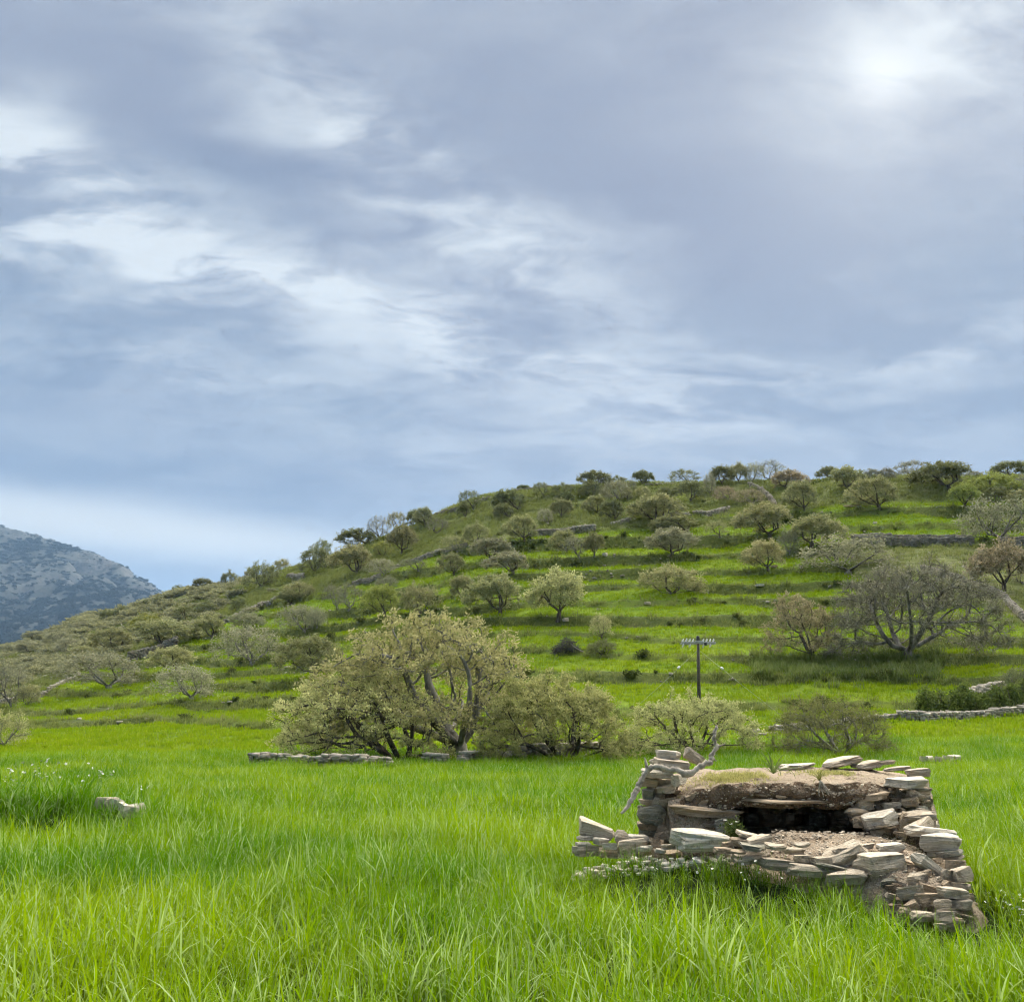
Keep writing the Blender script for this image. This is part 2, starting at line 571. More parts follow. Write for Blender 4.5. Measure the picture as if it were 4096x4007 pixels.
def mountain_full(x, y):
    z = mountain_h(x / y, y)
    x, y, z = x / MS, y / MS, z / MS
    rock = sstep(z, 110, 230) * sstep(fbm(x / 150, y / 150, 46, 3) + 0.35, 0.0, 0.5)
    gully = np.abs(fbm(x / 110, y / 240, 45, 3))
    z = z + (9 * fbm(x / 130, y / 130, 42, 4) - 14 * np.exp(-(gully / 0.10) ** 2) + 3) * sstep(z, -20, 40) * (1 - 0.75 * sstep(y, 1350, 1480))
    zz = z / 9.0
    fr = zz - np.floor(zz)
    z = z + rock * 9.0 * 0.55 * (sstep(fr, 0.35, 0.65) - fr) * (0.4 + 0.6 * sstep(fbm(x / 60, y / 60, 44, 2), -0.2, 0.3))
    z = z + 2.6 * fbm(x / 18, y / 18, 43, 3) * (0.5 + rock)
    return z * MS, rock


def build_mountain():
    t = np.linspace(-0.98, -0.12, 380)
    T, Y = np.meshgrid(t, np.linspace(570, 2250, 300) * MS)
    X = T * Y
    z, rock = mountain_full(X.ravel(), Y.ravel())
    V = np.stack([X.ravel(), Y.ravel(), z], 1)
    ny, nx = Y.shape
    idx = np.arange(ny * nx).reshape(ny, nx)
    F = np.stack([idx[:-1, :-1], idx[:-1, 1:], idx[1:, 1:], idx[1:, :-1]], -1).reshape(-1, 4)
    me = mesh_np('mountain', V, F, smooth=True)
    vattr(me, 'rock', rock)
    m, k = new_mat('mountain_slope')
    pos = k.n('ShaderNodeNewGeometry').outputs['Position']
    nz = k.n('ShaderNodeSeparateXYZ', _0=k.n('ShaderNodeNewGeometry').outputs['True Normal']).outputs[2]
    rk = k.n('ShaderNodeAttribute', dict(attribute_name='rock')).outputs['Fac']
    n1, n2 = k.noise(pos, 0.012, 5, 0.65), k.noise(pos, 0.07, 4, 0.7)
    c = k.mix(k.ramp(n1, 0.25, 0.78), (0.016, 0.022, 0.013), (0.025, 0.030, 0.019))
    steep = k.m('SUBTRACT', 1.0, k.ramp(nz, 0.70, 0.90))
    st = k.m('MULTIPLY', k.ramp(k.m('ADD', n2, k.m('MULTIPLY', steep, 0.25)), 0.56, 0.84), rk)
    c = k.mix(st, c, k.mix(k.ramp(n1, 0.3, 0.7), (0.042, 0.043, 0.040), (0.085, 0.084, 0.079)))
    c = k.mix(k.ramp(n2, 0.25, 0.6, 0.45, 0.0), c, (0.016, 0.022, 0.014))
    b = k.n('ShaderNodeBump', Strength=0.8, Distance=7.0, Height=n2)
    p = k.n('ShaderNodeBsdfPrincipled', Base__Color=c, Roughness=0.95, Normal=b)
    k.n('ShaderNodeOutputMaterial', Surface=p)
    tag(mobj('mountain', me, m), kind='structure')
    # valley floor out to the horizon
    a = np.linspace(0, 2 * np.pi, 64, endpoint=False)
    V = np.concatenate([[(0, 0, -62)], np.stack([9000 * np.cos(a), 9000 * np.sin(a), np.full(64, -62)], 1)])
    F = np.array([(0, i + 1, (i + 1) % 64 + 1) for i in range(64)])
    m2, k = new_mat('valley')
    pos = k.n('ShaderNodeNewGeometry').outputs['Position']
    c = k.mix(k.ramp(k.noise(pos, 0.01, 4, 0.6), 0.35, 0.65), (0.04, 0.06, 0.02), (0.09, 0.10, 0.05))
    k.n('ShaderNodeOutputMaterial', Surface=k.n('ShaderNodeBsdfPrincipled', Base__Color=c, Roughness=1.0))
    tag(mobj('valley_floor', mesh_np('valley_floor', V, F), m2), kind='structure')


build_mountain()


# ------------------------------------------------------------------ trees
def bark_material():
    m, k = new_mat('bark')
    tc = k.n('ShaderNodeTexCoord').outputs['Object']
    mp = k.n('ShaderNodeMapping', Vector=tc, Scale=(6, 6, 1.6))
    n1 = k.noise(mp, 6.0, 5, 0.65)
    n2 = k.noise(tc, 14.0, 3, 0.6)
    oc = k.n('ShaderNodeObjectInfo').outputs['Color']
    c = k.mix(k.ramp(n1, 0.35, 0.68), (0.35, 0.33, 0.30), (1.15, 1.12, 1.05))
    c = k.mix(1.0, oc, c, 'MULTIPLY')
    c = k.mix(k.ramp(n2, 0.56, 0.70, 0, 0.5), c, (0.20, 0.20, 0.15))
    b = k.n('ShaderNodeBump', Strength=0.8, Distance=0.03, Height=n1)
    p = k.n('ShaderNodeBsdfPrincipled', Base__Color=c, Roughness=0.95, Normal=b)
    p.inputs['Specular IOR Level'].default_value = 0.1
    k.n('ShaderNodeOutputMaterial', Surface=p)
    return m


def leaf_material(name='foliage', trans=0.38):
    m, k = new_mat(name)
    oi = k.n('ShaderNodeObjectInfo')
    tone = k.n('ShaderNodeAttribute', dict(attribute_name='tone')).outputs['Fac']
    rnd = oi.outputs['Random']
    c = k.mix(tone, (0.55, 0.60, 0.45), (1.40, 1.32, 1.25))
    c = k.mix(1.0, oi.outputs['Color'], c, 'MULTIPLY')
    hs = k.n('ShaderNodeHueSaturation', Hue=k.ramp(rnd, 0, 1, 0.485, 0.512, False), Saturation=0.96,
             Value=k.ramp(k.m('FRACT', k.m('MULTIPLY', rnd, 7.31)), 0, 1, 0.86, 1.14, False), Fac=1.0, Color=c)
    d = k.n('ShaderNodeBsdfDiffuse', Color=hs)
    t = k.n('ShaderNodeBsdfTranslucent', Color=hs)
    k.n('ShaderNodeOutputMaterial', Surface=k.n('ShaderNodeMixShader', _0=trans, _1=d, _2=t))
    return m


BARK = bark_material()
LEAF = leaf_material()


def grow(seed, n_attr=420, height=0.72, clear=0.28, lean=0.0, limbs=4, step=0.032, kill=0.055, infl=0.30, lobes=26, droop=0.08, spread=0.11, gnarl=0.3):
    """skeleton of a spreading oak, crown one unit wide (space colonisation towards a lumpy dome)"""
    r = np.random.default_rng(seed)
    zb = clear * height
    top = height - zb
    # attraction points
    pts = []
    lob = []
    while len(lob) < lobes:
        a, u = r.uniform(0, 2 * np.pi), r.uniform(0.0, 1) ** 0.5
        rr = 0.43 * u
        z = zb + top * (0.93 * math.sqrt(max(0, 1 - (rr / 0.47) ** 2)) - 0.12) * r.uniform(0.72, 1.0)
        if u > 0.85:
            z = zb + r.uniform(-droop, 0.25 * top)
        lob.append((lean + rr * math.cos(a), rr * math.sin(a), z))
    lob = np.array(lob)
    lw = r.uniform(0.6, 1.3, lobes)
    while len(pts) < n_attr:
        if r.uniform() < 0.8:
            i = r.integers(lobes)
            p = lob[i] + r.normal(0, 1, 3) * spread * lw[i] * np.array((1, 1, 0.62)) * 0.55
        else:
            a, u = r.uniform(0, 2 * np.pi), r.uniform() ** 0.5 * 0.46
            p = np.array((lean + u * math.cos(a), u * math.sin(a), zb + top * r.uniform(0, 1) * math.sqrt(max(0, 1 - (u / 0.5) ** 2))))
        q = p - (lean, 0, zb)
        if p[2] < zb - droop or (p[2] < 0.02):
            continue
        if (q[0] ** 2 + q[1] ** 2) / 0.25 + (max(q[2], 0) / top) ** 2 > 1.03:
            continue
        pts.append(p)
    A = np.array(pts)
    pos = [np.array((0, 0, -0.03))]
    par = [-1]
    d = np.array((lean * 0.5, 0, 1.0))
    d /= np.linalg.norm(d)
    L = zb * 0.62 if zb > 0.08 else zb * 0.4 + 0.02
    n = max(2, int(L / step))
    for i in range(n):
        w = r.normal(0, 0.2, 3) * gnarl
        d = d + w + (lean * 0.12, 0, 0.05)
        d /= np.linalg.norm(d)
        pos.append(pos[-1] + d * L / n)
        par.append(len(pos) - 2)
    fork = len(pos) - 1
    a0 = r.uniform(0, 6.28)
    for i in range(limbs):
        a = a0 + i * 2 * np.pi / limbs + r.uniform(-0.4, 0.4)
        d = np.array((math.cos(a) + lean * 1.3, math.sin(a), r.uniform(0.45, 1.15)))
        d /= np.linalg.norm(d)
        p = fork - (i % 2 if fork > 2 else 0)
        for j in range(int(r.integers(3, 6))):
            d = d + r.normal(0, 0.28, 3) * gnarl + np.array((0, 0, -0.03))
            d /= np.linalg.norm(d)
            pos.append(pos[p] + d * step * 1.05)
            par.append(p)
            p = len(pos) - 1
    pos = list(pos)
    P = np.array(pos)
    D = np.linalg.norm(A[:, None] - P[None], axis=2)
    ni, nd = D.argmin(1), D.min(1)
    stale = np.zeros(len(A), int)
    seen = set()
    for it in range(160):
        act = np.where(nd < (infl if it > 12 else 9))[0]
        if len(act) == 0:
            break
        vec = A[act] - np.array(pos)[ni[act]]
        vec /= np.linalg.norm(vec, axis=1)[:, None] + 1e-9
        acc = {}
        for q, i in enumerate(ni[act]):
            acc.setdefault(i, []).append(vec[q])
        new, npar = [], []
        for i, vs in acc.items():
            d = np.sum(vs, 0) + r.normal(0, gnarl, 3)
            l = np.linalg.norm(d)
            if l < 1e-4:
                continue
            key = (i, len(vs), round(float(np.sum(vs)), 2))
            if key in seen:
                continue
            seen.add(key)
            new.append(pos[i] + d / l * step)
            npar.append(i)
        if not new:
            break
        b = len(pos)
        pos += new
        par += npar
        NP = np.array(new)
        D = np.linalg.norm(A[:, None] - NP[None], axis=2)
        m = D.min(1)
        better = m < nd - 1e-5
        ni = np.where(better, D.argmin(1) + b, ni)
        nd = np.where(better, m, nd)
        stale = np.where(better, 0, stale + 1)
        keep = (nd > kill) & (stale < 10)
        A, ni, nd, stale = A[keep], ni[keep], nd[keep], stale[keep]
        if len(A) == 0:
            break
    return np.array(pos), np.array(par)


def radii(par, tr, r0):
    n = len(par)
    kids = np.zeros(n, int)
    for i in range(1, n):
        kids[par[i]] += 1
    tips = kids == 0
    e = math.log(max(tips.sum(), 3)) / math.log(tr / r0)
    acc = np.where(tips, r0 ** e, 0.0)
    cnt = np.where(tips, 1, 0)
    for i in range(n - 1, 0, -1):
        acc[par[i]] += acc[i]
        cnt[par[i]] += cnt[i]
    return acc ** (1 / e), tips, cnt


def tubes(pos, par, rad, fine=False, base_flare=1.45):
    n = len(pos)
    kids = [[] for _ in range(n)]
    for i in range(1, n):
        kids[par[i]].append(i)
    chains = []
    stack = [(0, None)]
    while stack:
        s, pre = stack.pop()
        ch = [] if pre is None else [pre]
        i = s
        while True:
            ch.append(i)
            if not kids[i]:
                break
            ks = sorted(kids[i], key=lambda q: -rad[q])
            for q in ks[1:]:
                stack.append((q, i))
            i = ks[0]
        if len(ch) > 1:
            chains.append(ch)
    V, F = [], []
    for ch in chains:
        p = pos[ch]
        rr = rad[ch].copy()
        if ch[0] == 0:
            rr[0] *= base_flare
            if len(rr) > 1: rr[1] *= 1.12
        elif len(ch) > 1:
            rr[0] = min(rr[0], rr[1] * 1.25)
        big = rr.max()
        ns = 8 if big > 0.02 else (6 if big > 0.009 else (4 if big > 0.004 else 3))
        if fine and ns < 8: ns += 1
        tg = np.gradient(p, axis=0)
        tg /= np.linalg.norm(tg, axis=1)[:, None] + 1e-9
        ref = np.array((0.3, 0.9, 0.1)) if abs(tg[0][2]) > 0.7 else np.array((0, 0, 1.0))
        a = np.linspace(0, 2 * np.pi, ns, endpoint=False)
        b0 = sum(len(v) for v in V)
        u = np.cross(tg, ref)
        u /= np.linalg.norm(u, axis=1)[:, None] + 1e-9
        w = np.cross(tg, u)
        ring = p[:, None] + rr[:, None, None] * (u[:, None] * np.cos(a)[None, :, None] + w[:, None] * np.sin(a)[None, :, None])
        V.append(ring.reshape(-1, 3))
        m = len(ch)
        i = np.arange(m - 1)[:, None] * ns
        j = np.arange(ns)[None]
        j2 = (j + 1) % ns
        F.append(np.stack([i + j, i + j2, i + ns + j2, i + ns + j], -1).reshape(-1, 4) + b0)
    return np.concatenate(V), np.concatenate(F)


def twig_cones(base, direc, length, rad, r):
    """three-sided thin cones"""
    n = len(base)
    d = direc / (np.linalg.norm(direc, axis=1)[:, None] + 1e-9)
    ref = np.where(np.abs(d[:, 2:3]) > 0.8, (1.0, 0, 0), (0, 0, 1.0))
    u = np.cross(d, ref)
    u /= np.linalg.norm(u, axis=1)[:, None]
    w = np.cross(d, u)
    bend = r.normal(0, 0.12, (n, 3)) * length[:, None]
    mid = base + d * length[:, None] * 0.55 + bend
    tip = base + d * length[:, None] + bend * 0.4 + np.array((0, 0, 0.12)) * length[:, None]
    V = []
    for q in range(3):
        a = q * 2.094
        o = (u * math.cos(a) + w * math.sin(a)) * rad[:, None]
        V += [base + o, mid + o * 0.7]
    V = np.stack(V + [tip], 1)                      # n,7,3
    i = np.arange(n)[:, None] * 7
    quads = np.concatenate([i + np.array([[2 * q, 2 * ((q + 1) % 3), 2 * ((q + 1) % 3) + 1, 2 * q + 1]]) for q in range(3)])
    tris = np.concatenate([i + np.array([[2 * q + 1, 2 * ((q + 1) % 3) + 1, 6]]) for q in range(3)])
    return V.reshape(-1, 3), quads, tris, tip


def leaves(cent, per, size, r, jitter, up=0.35, width=0.52, outward=None):
    """clusters of small folded leaves"""
    n = len(cent) * per
    c = np.repeat(cent, per, 0) + r.normal(0, 1, (n, 3)) * jitter
    d = r.normal(0, 1, (n, 3))
    d[:, 2] += up
    if outward is not None:
        d += np.repeat(outward, per, 0) * 0.7
    d /= np.linalg.norm(d, axis=1)[:, None]
    s = np.cross(d, r.normal(0, 1, (n, 3)))
    s /= np.linalg.norm(s, axis=1)[:, None]
    l = size * r.uniform(0.6, 1.25, n)[:, None]
    nrm = np.cross(d, s)
    w = l * width * 0.5
    V = np.stack([c, c + d * l * 0.55 + s * w + nrm * l * 0.10, c + d * l - nrm * l * 0.12, c + d * l * 0.5 - s * w + nrm * l * 0.10], 1)
    F = np.arange(n * 4).reshape(n, 4)
    tone = np.clip(np.repeat(r.normal(0.5, 0.22, len(cent)), per) + r.normal(0, 0.16, n), 0, 1)
    return V.reshape(-1, 3), F, np.repeat(tone, 4)


def make_tree_meshes(name, seed, bare=0.0, tr=0.034, r0=0.0022, leaf=0.034, per=9, jit=0.022, twigs=2, twig_len=0.07, twig_r=0.0011,
                     fine=False, up=0.35, all_small=2.2, **kw):
    r = np.random.default_rng(seed + 1000)
    pos, par = grow(seed, **kw)
    rad, tips, cnt = radii(par, tr, r0)
    V, F = tubes(pos, par, rad, fine)
    small = np.where((cnt <= all_small) & (np.arange(len(pos)) > 6))[0]
    tw = np.repeat(small, twigs)
    dirs = pos[tw] - pos[np.maximum(par[tw], 0)]
    dirs = dirs / (np.linalg.norm(dirs, axis=1)[:, None] + 1e-9) * 0.8 + r.normal(0, 0.75, (len(tw), 3)) + (0, 0, 0.15)
    tV, tq, tt, tip = twig_cones(pos[tw], dirs, twig_len * r.uniform(0.45, 1.25, len(tw)), np.full(len(tw), twig_r), r)
    trunk_only = mesh_np(name + '_trunk', V, F, smooth=True)
    cV, cF, tone = [], [], []
    mats = []
    # crown: fine twigs and leaves in one mesh, two materials
    cV.append(tV)
    nq, nt = len(tq), len(tt)
    base = len(tV)
    tone.append(np.full(len(tV), 0.3))
    if bare < 1.0:
        c = np.concatenate([tip, pos[small]])
        c = c[r.uniform(size=len(c)) > bare]
        out = c - np.array((kw.get('lean', 0.0), 0, kw.get('height', .72) * .35))
        out /= np.linalg.norm(out, axis=1)[:, None] + 1e-9
        lV, lF, lt = leaves(c, per, leaf, r, jit, up, outward=out)
        cV.append(lV)
        lF = lF + base
        tone.append(lt)
    else:
        lF = np.zeros((0, 4), int)
    me = mesh_np(name + '_crown', np.concatenate(cV), [tq, lF, tt] if len(lF) else [tq, tt])
    vattr(me, 'tone', np.concatenate(tone))
    me.materials.append(LEAF)
    me.materials.append(BARK)
    mi = np.concatenate([np.ones(nq, np.int32), np.zeros(len(lF), np.int32), np.ones(nt, np.int32)])
    me.polygons.foreach_set('material_index', mi)
    trunk_only.materials.append(BARK)
    w = np.concatenate(cV)
    return dict(trunk=trunk_only, crown=me, W=1.0, H=float(np.percentile(w[:, 2], 99.7)), x0=float(np.percentile(w[:, 0], 0.6)), x1=float(np.percentile(w[:, 0], 99.4)))


TPL = {}
for i in range(2):
    for lean in (0.0, 0.14, 0.28):
        TPL.setdefault('dome', []).append((lean, make_tree_meshes('dome', 100 + i * 10 + int(lean * 30), lean=lean, height=0.70, clear=0.36, n_attr=380, twigs=1, per=12, leaf=0.040)))
        TPL.setdefault('open', []).append((lean, make_tree_meshes('open', 140 + i * 10 + int(lean * 30), lean=lean, height=0.80, clear=0.34, n_attr=240, lobes=18, spread=0.10,
                                                                  twigs=2, per=6, leaf=0.036, all_small=1.5)))
for i in range(3):
    TPL.setdefault('bush', []).append((0.0, make_tree_meshes('bush', 200 + i, height=0.66, clear=0.10, n_attr=300, limbs=6, droop=0.03, twigs=1, per=10, tr=0.03)))
    TPL.setdefault('bare', []).append((0.1 * i, make_tree_meshes('bare', 230 + i, lean=0.1 * i, height=0.72, clear=0.26, n_attr=420, twigs=5, twig_len=0.085, twig_r=0.0017, bare=0.90, per=3, all_small=3)))
for i in range(2):
    TPL.setdefault('scrubby', []).append((0.12 * i, make_tree_meshes('scrubby', 260 + i, lean=0.12 * i, height=0.70, clear=0.20, n_attr=360, twigs=3, twig_len=0.085, twig_r=0.0016, bare=0.62, per=6)))

COLS_LEAF = dict(o=(0.315, 0.328, 0.165), p=(0.460, 0.472, 0.220), d=(0.200, 0.225, 0.108), y=(0.300, 0.350, 0.095), g=(0.325, 0.335, 0.225),
                 r=(0.340, 0.300, 0.205), b=(0.275, 0.290, 0.245), w=(0.430, 0.430, 0.220))
BARK_COL = dict(std=(0.150, 0.132, 0.105), grey=(0.262, 0.252, 0.230), dark=(0.125, 0.112, 0.092), pale=(0.265, 0.258, 0.232))


def place_tree(name, label, cat, tpl, base, W, H, rot, leafc, barkc, group=None, mirror=False):
    root = empty(name, base)
    root.rotation_euler = (0, 0, rot)
    root.scale = (W, W, H / tpl['H'])
    tag(root, label, cat, group)
    for part in ('trunk', 'crown'):
        o = bpy.data.objects.new(part, tpl[part])
        o.color = (*(barkc if part == 'trunk' else leafc), 1)
        link(o, root)
    return root


# name, base px, base py, crown left, crown right, crown top (photograph pixels), shape, leaf colour, label
T = [
 # skyline, from left to right
 ('o', 711, 2372, 685, 738, 2337, 'open', 'd', 'lone little skyline tree, the first right of the far blue mountain'),
 ('o', 808, 2360, 768, 848, 2310, 'dome', 'd', 'dark skyline tree, second from the far blue mountain'),
 ('b', 918, 2318, 885, 950, 2279, 'bush', 'd', 'round dark bush on the skyline at the low end of the ridge'),
 ('b', 998, 2300, 975, 1020, 2272, 'bush', 'g', 'tiny grey bush on the skyline left of the dark green bushy tree'),
 ('o', 1049, 2352, 995, 1138, 2244, 'bush', 'd', 'dark green bushy tree by the broken wall end, left end of the ridge'),
 ('b', 1129, 2272, 1095, 1164, 2234, 'bush', 'o', 'small bush on the skyline right behind the dark green bushy tree'),
 ('o', 1292, 2215, 1250, 1328, 2153, 'open', 'd', 'ragged skyline tree standing behind the lowest dense dark one'),
 ('o', 1262, 2290, 1190, 1320, 2178, 'bush', 'd', 'dense dark tree at the lower left end of the ridge trees'),
 ('o', 1468, 2182, 1338, 1488, 2113, 'dome', 'd', 'wide dark skyline tree leaning left of the bare skyline tree'),
 ('t', 1520, 2142, 1468, 1556, 2058, 'bare', 'g', 'bare leafless tree on the skyline left of the round dark pair'),
 ('o', 1598, 2132, 1550, 1628, 2043, 'open', 'o', 'skyline tree between the bare tree and the round dark pair'),
 ('o', 1650, 2102, 1622, 1692, 2037, 'dome', 'd', 'left tree of the round dark pair on the skyline'),
 ('o', 1702, 2108, 1655, 1732, 2028, 'dome', 'o', 'right tree of the round dark pair on the skyline'),
 ('o', 1892, 2040, 1838, 1928, 1957, 'open', 'd', 'round skyline tree standing alone on the slope of the ridge, sky through its crown'),
 ('o', 1862, 2074, 1832, 1882, 2005, 'dome', 'd', 'small dark tree right below the lone round skyline tree'),
 ('o', 2095, 1965, 2066, 2122, 1938, 'dome', 'd', 'low tree half hidden behind the ridge wall'),
 ('o', 2175, 1990, 2134, 2202, 1925, 'open', 'd', 'spiky skyline tree right of the low tree behind the ridge wall'),
 ('b', 2253, 1975, 2204, 2300, 1932, 'bush', 'd', 'wide low tree on the skyline left of the dense clump'),
 ('o', 2379, 1952, 2312, 2434, 1885, 'dome', 'd', 'tallest dense dark tree of the clump at the middle of the skyline'),
 ('o', 2469, 1940, 2430, 2514, 1903, 'bush', 'd', 'dark tree on the skyline at the right of the dense clump'),
 ('t', 2526, 1972, 2506, 2548, 1914, 'bare', 'g', 'thin grey tree on the ridge beside the small round skyline tree'),
 ('o', 2573, 1942, 2526, 2618, 1880, 'dome', 'd', 'small round skyline tree standing free in the middle of the ridge'),
 ('o', 2756, 1934, 2682, 2800, 1876, 'open', 'd', 'skyline tree with ragged crown right of the free round one'),
 ('o', 2840, 1980, 2812, 2866, 1885, 'scrubby', 'g', 'slender dark leaning tree on the ridge left of the tall skyline thicket'),
 ('o', 2890, 1942, 2840, 2936, 1860, 'dome', 'd', 'left tree of the tall skyline thicket'),
 ('o', 2953, 1934, 2918, 2994, 1850, 'dome', 'o', 'middle tree of the tall skyline thicket'),
 ('o', 3007, 1930, 2980, 3056, 1850, 'scrubby', 'g', 'greyish tree at the right of the tall skyline thicket'),
 ('t', 3079, 1920, 3024, 3140, 1838, 'bare', 'g', 'bare dark skyline tree reaching right, beside the tall thicket'),
 ('o', 3140, 1958, 3084, 3224, 1882, 'dome', 'r', 'broad reddish olive tree below the bare dark skyline tree'),
 ('o', 3322, 1912, 3276, 3356, 1864, 'dome', 'd', 'small dark skyline tree right of the reddish olive tree'),
 ('o', 3392, 1965, 3326, 3470, 1864, 'dome', 'o', 'tall full olive tree on the ridge above the right pasture'),
 ('b', 3495, 1920, 3454, 3530, 1872, 'bush', 'b', 'grey blurred bush on the skyline of the right ridge'),
 ('o', 3550, 1920, 3524, 3590, 1866, 'bush', 'b', 'bluish round tree on the skyline right of the grey bush'),
 ('o', 3651, 1926, 3590, 3718, 1836, 'open', 'b', 'pale thin tree on the skyline behind the large dark dome'),
 ('o', 3796, 1960, 3658, 3880, 1848, 'dome', 'd', 'large dark domed tree on the right ridge with a shadow beneath'),
 ('o', 4042, 1912, 3966, 4110, 1846, 'dome', 'd', 'dark domed tree on the skyline at the right edge'),
 ('b', 3890, 1908, 3850, 3935, 1892, 'bush', 'b', 'low far bush on the skyline between the two dark domes'),
 # upper scrub slope
 ('o', 1747, 2138, 1698, 1792, 2066, 'bare', 'g', 'grey umbrella shaped tree below the round dark pair'),
 ('o', 1606, 2220, 1554, 1664, 2100, 'dome', 'o', 'tall tree with hanging left crown below the round dark pair'),
 ('o', 1426, 2302, 1320, 1482, 2176, 'dome', 'o', 'broad umbrella tree with a clear trunk below the wide dark skyline tree'),
 ('b', 1530, 2228, 1482, 1572, 2164, 'bush', 'y', 'yellowish bush between the broad umbrella tree and the tall hanging one'),
 ('o', 1540, 2302, 1472, 1578, 2230, 'scrubby', 'g', 'grey twiggy low tree hiding the diagonal wall'),
 ('o', 1675, 2283, 1574, 1684, 2234, 'bare', 'g', 'bare grey tree bent far to the left over the diagonal wall'),
 ('o', 1830, 2215, 1766, 1864, 2137, 'scrubby', 'o', 'twiggy tree at the upper end of the diagonal wall'),
 ('o', 1905, 2175, 1866, 1972, 2082, 'bush', 'o', 'full olive bush tree above the upper end of the diagonal wall'),
 ('o', 2098, 2165, 2014, 2150, 2061, 'dome', 'o', 'large olive tree at the left end of the mid slope retaining wall'),
 ('o', 2075, 2047, 1976, 2108, 1957, 'dome', 'd', 'wide leaning tree on the upper slope left of the low ridge tree'),
 ('o', 2039, 2076, 1978, 2058, 2012, 'dome', 'd', 'small dark tree under the wide leaning upper tree'),
 ('o', 2190, 2097, 2150, 2212, 2030, 'scrubby', 'g', 'thin small tree alone above the mid slope retaining wall'),
 ('o', 2246, 2073, 2194, 2288, 1993, 'dome', 'o', 'rounded tree on bare slope above the retaining wall, just right of the thin one'),
 ('o', 2282, 2018, 2222, 2302, 1965, 'dome', 'd', 'dark tree right behind the rounded tree above the retaining wall'),
 ('o', 2364, 1987, 2312, 2406, 1921, 'bush', 'd', 'dark bushy tree right below the dense skyline clump'),
 ('o', 2418, 1989, 2398, 2438, 1950, 'open', 'o', 'tiny tree between the dense clump and the forked grey one'),
 ('o', 2483, 2005, 2402, 2514, 1918, 'scrubby', 'g', 'grey spreading tree with slim trunk right below the dense clump'),
 ('o', 2510, 2005, 2482, 2532, 1948, 'open', 'o', 'small tree tucked right of the grey spreading tree'),
 ('o', 2391, 2056, 2330, 2424, 1981, 'dome', 'o', 'leaning tree above the right end of the mid slope wall'),
 ('o', 2462, 2083, 2398, 2490, 1999, 'dome', 'd', 'compact dark tree where the mid slope wall breaks off'),
 ('o', 2570, 1995, 2532, 2604, 1941, 'bush', 'o', 'low tree right below the free round skyline tree'),
 ('o', 2626, 2105, 2526, 2726, 1979, 'dome', 'o', 'large spreading olive tree over the broken wall on the upper slope'),
 ('o', 2719, 2034, 2672, 2762, 1975, 'bush', 'y', 'greenish bush at the right shoulder of the large spreading upper tree'),
 ('o', 2665, 1984, 2622, 2704, 1946, 'bush', 'd', 'dark low tree above the large spreading upper tree'),
 ('o', 2766, 2007, 2688, 2818, 1925, 'dome', 'd', 'dark tree with bent trunk left of the slender leaning ridge tree'),
 ('o', 2914, 2005, 2862, 2948, 1942, 'scrubby', 'r', 'small reddish twiggy tree below the left of the skyline thicket'),
 ('o', 3014, 2016, 2946, 3070, 1954, 'scrubby', 'r', 'reddish low spreading tree left of the stepped wall'),
 ('o', 3079, 2156, 2956, 3166, 2010, 'dome', 'o', 'large umbrella tree with stout trunk at the foot of the stepped wall'),
 ('o', 3220, 2044, 3138, 3268, 1925, 'dome', 'o', 'tree with bent trunk right of the stepped wall'),
 ('o', 3518, 2036, 3392, 3586, 1910, 'dome', 'o', 'wide flat olive tree standing above the upper green field'),
 ('o', 3863, 2034, 3796, 3916, 1931, 'dome', 'y', 'light green tree at the right end of the upper green field'),
 ('o', 3983, 1978, 3878, 4078, 1892, 'bush', 'y', 'large yellow green tree below the dome at the right edge'),
 ('o', 3985, 2014, 3920, 4054, 1944, 'bush', 'd', 'dark shaded bush under the large yellow green tree'),
 ('o', 4084, 2024, 4026, 4130, 1958, 'dome', 'o', 'olive tree cut by the right edge under the skyline dome'),
 ('b', 4090, 1965, 4060, 4140, 1898, 'bush', 'b', 'grey bush at the very right edge below the skyline'),
 # terraces, middle and right
 ('o', 1815, 2303, 1748, 1852, 2209, 'dome', 'o', 'tree on the uppermost left terrace below the twiggy wall end tree'),
 ('o', 1963, 2240, 1888, 2040, 2150, 'dome', 'g', 'grey green spreading tree on the terrace left of the big field gap'),
 ('o', 2052, 2296, 1938, 2102, 2204, 'dome', 'g', 'neat half dome tree leaning left just above the pair with ochre crowns'),
 ('o', 2268, 2212, 2200, 2312, 2119, 'dome', 'o', 'leafy left one of the pair below the mid slope retaining wall'),
 ('t', 2318, 2236, 2254, 2336, 2140, 'bare', 'g', 'leafless grey right one of the pair below the mid slope retaining wall'),
 ('o', 2377, 2227, 2330, 2414, 2127, 'dome', 'o', 'slim trunked tree beside the white boulder below the retaining wall'),
 ('o', 2687, 2232, 2606, 2788, 2112, 'dome', 'g', 'pinkish grey full tree on the terrace below the large spreading upper tree'),
 ('o', 2752, 2130, 2624, 2798, 2062, 'dome', 'o', 'flat crowned tree behind the pinkish grey one'),
 ('o', 2878, 2152, 2814, 2910, 2080, 'open', 'o', 'small open tree between two large umbrella trees on the terrace'),
 ('o', 3074, 2284, 2974, 3130, 2159, 'dome', 'w', 'pale topped umbrella tree alone on the terrace with rocks at its foot'),
 ('o', 3158, 2217, 3114, 3196, 2107, 'scrubby', 'g', 'narrow grey tree right of the stout umbrella tree'),
 ('o', 3245, 2190, 3160, 3372, 2060, 'dome', 'o', 'broad tangled tree left of the upper stone wall'),
 ('o', 3392, 2296, 3222, 3566, 2138, 'scrubby', 'g', 'very wide tangled grey tree in front of the upper stone wall'),
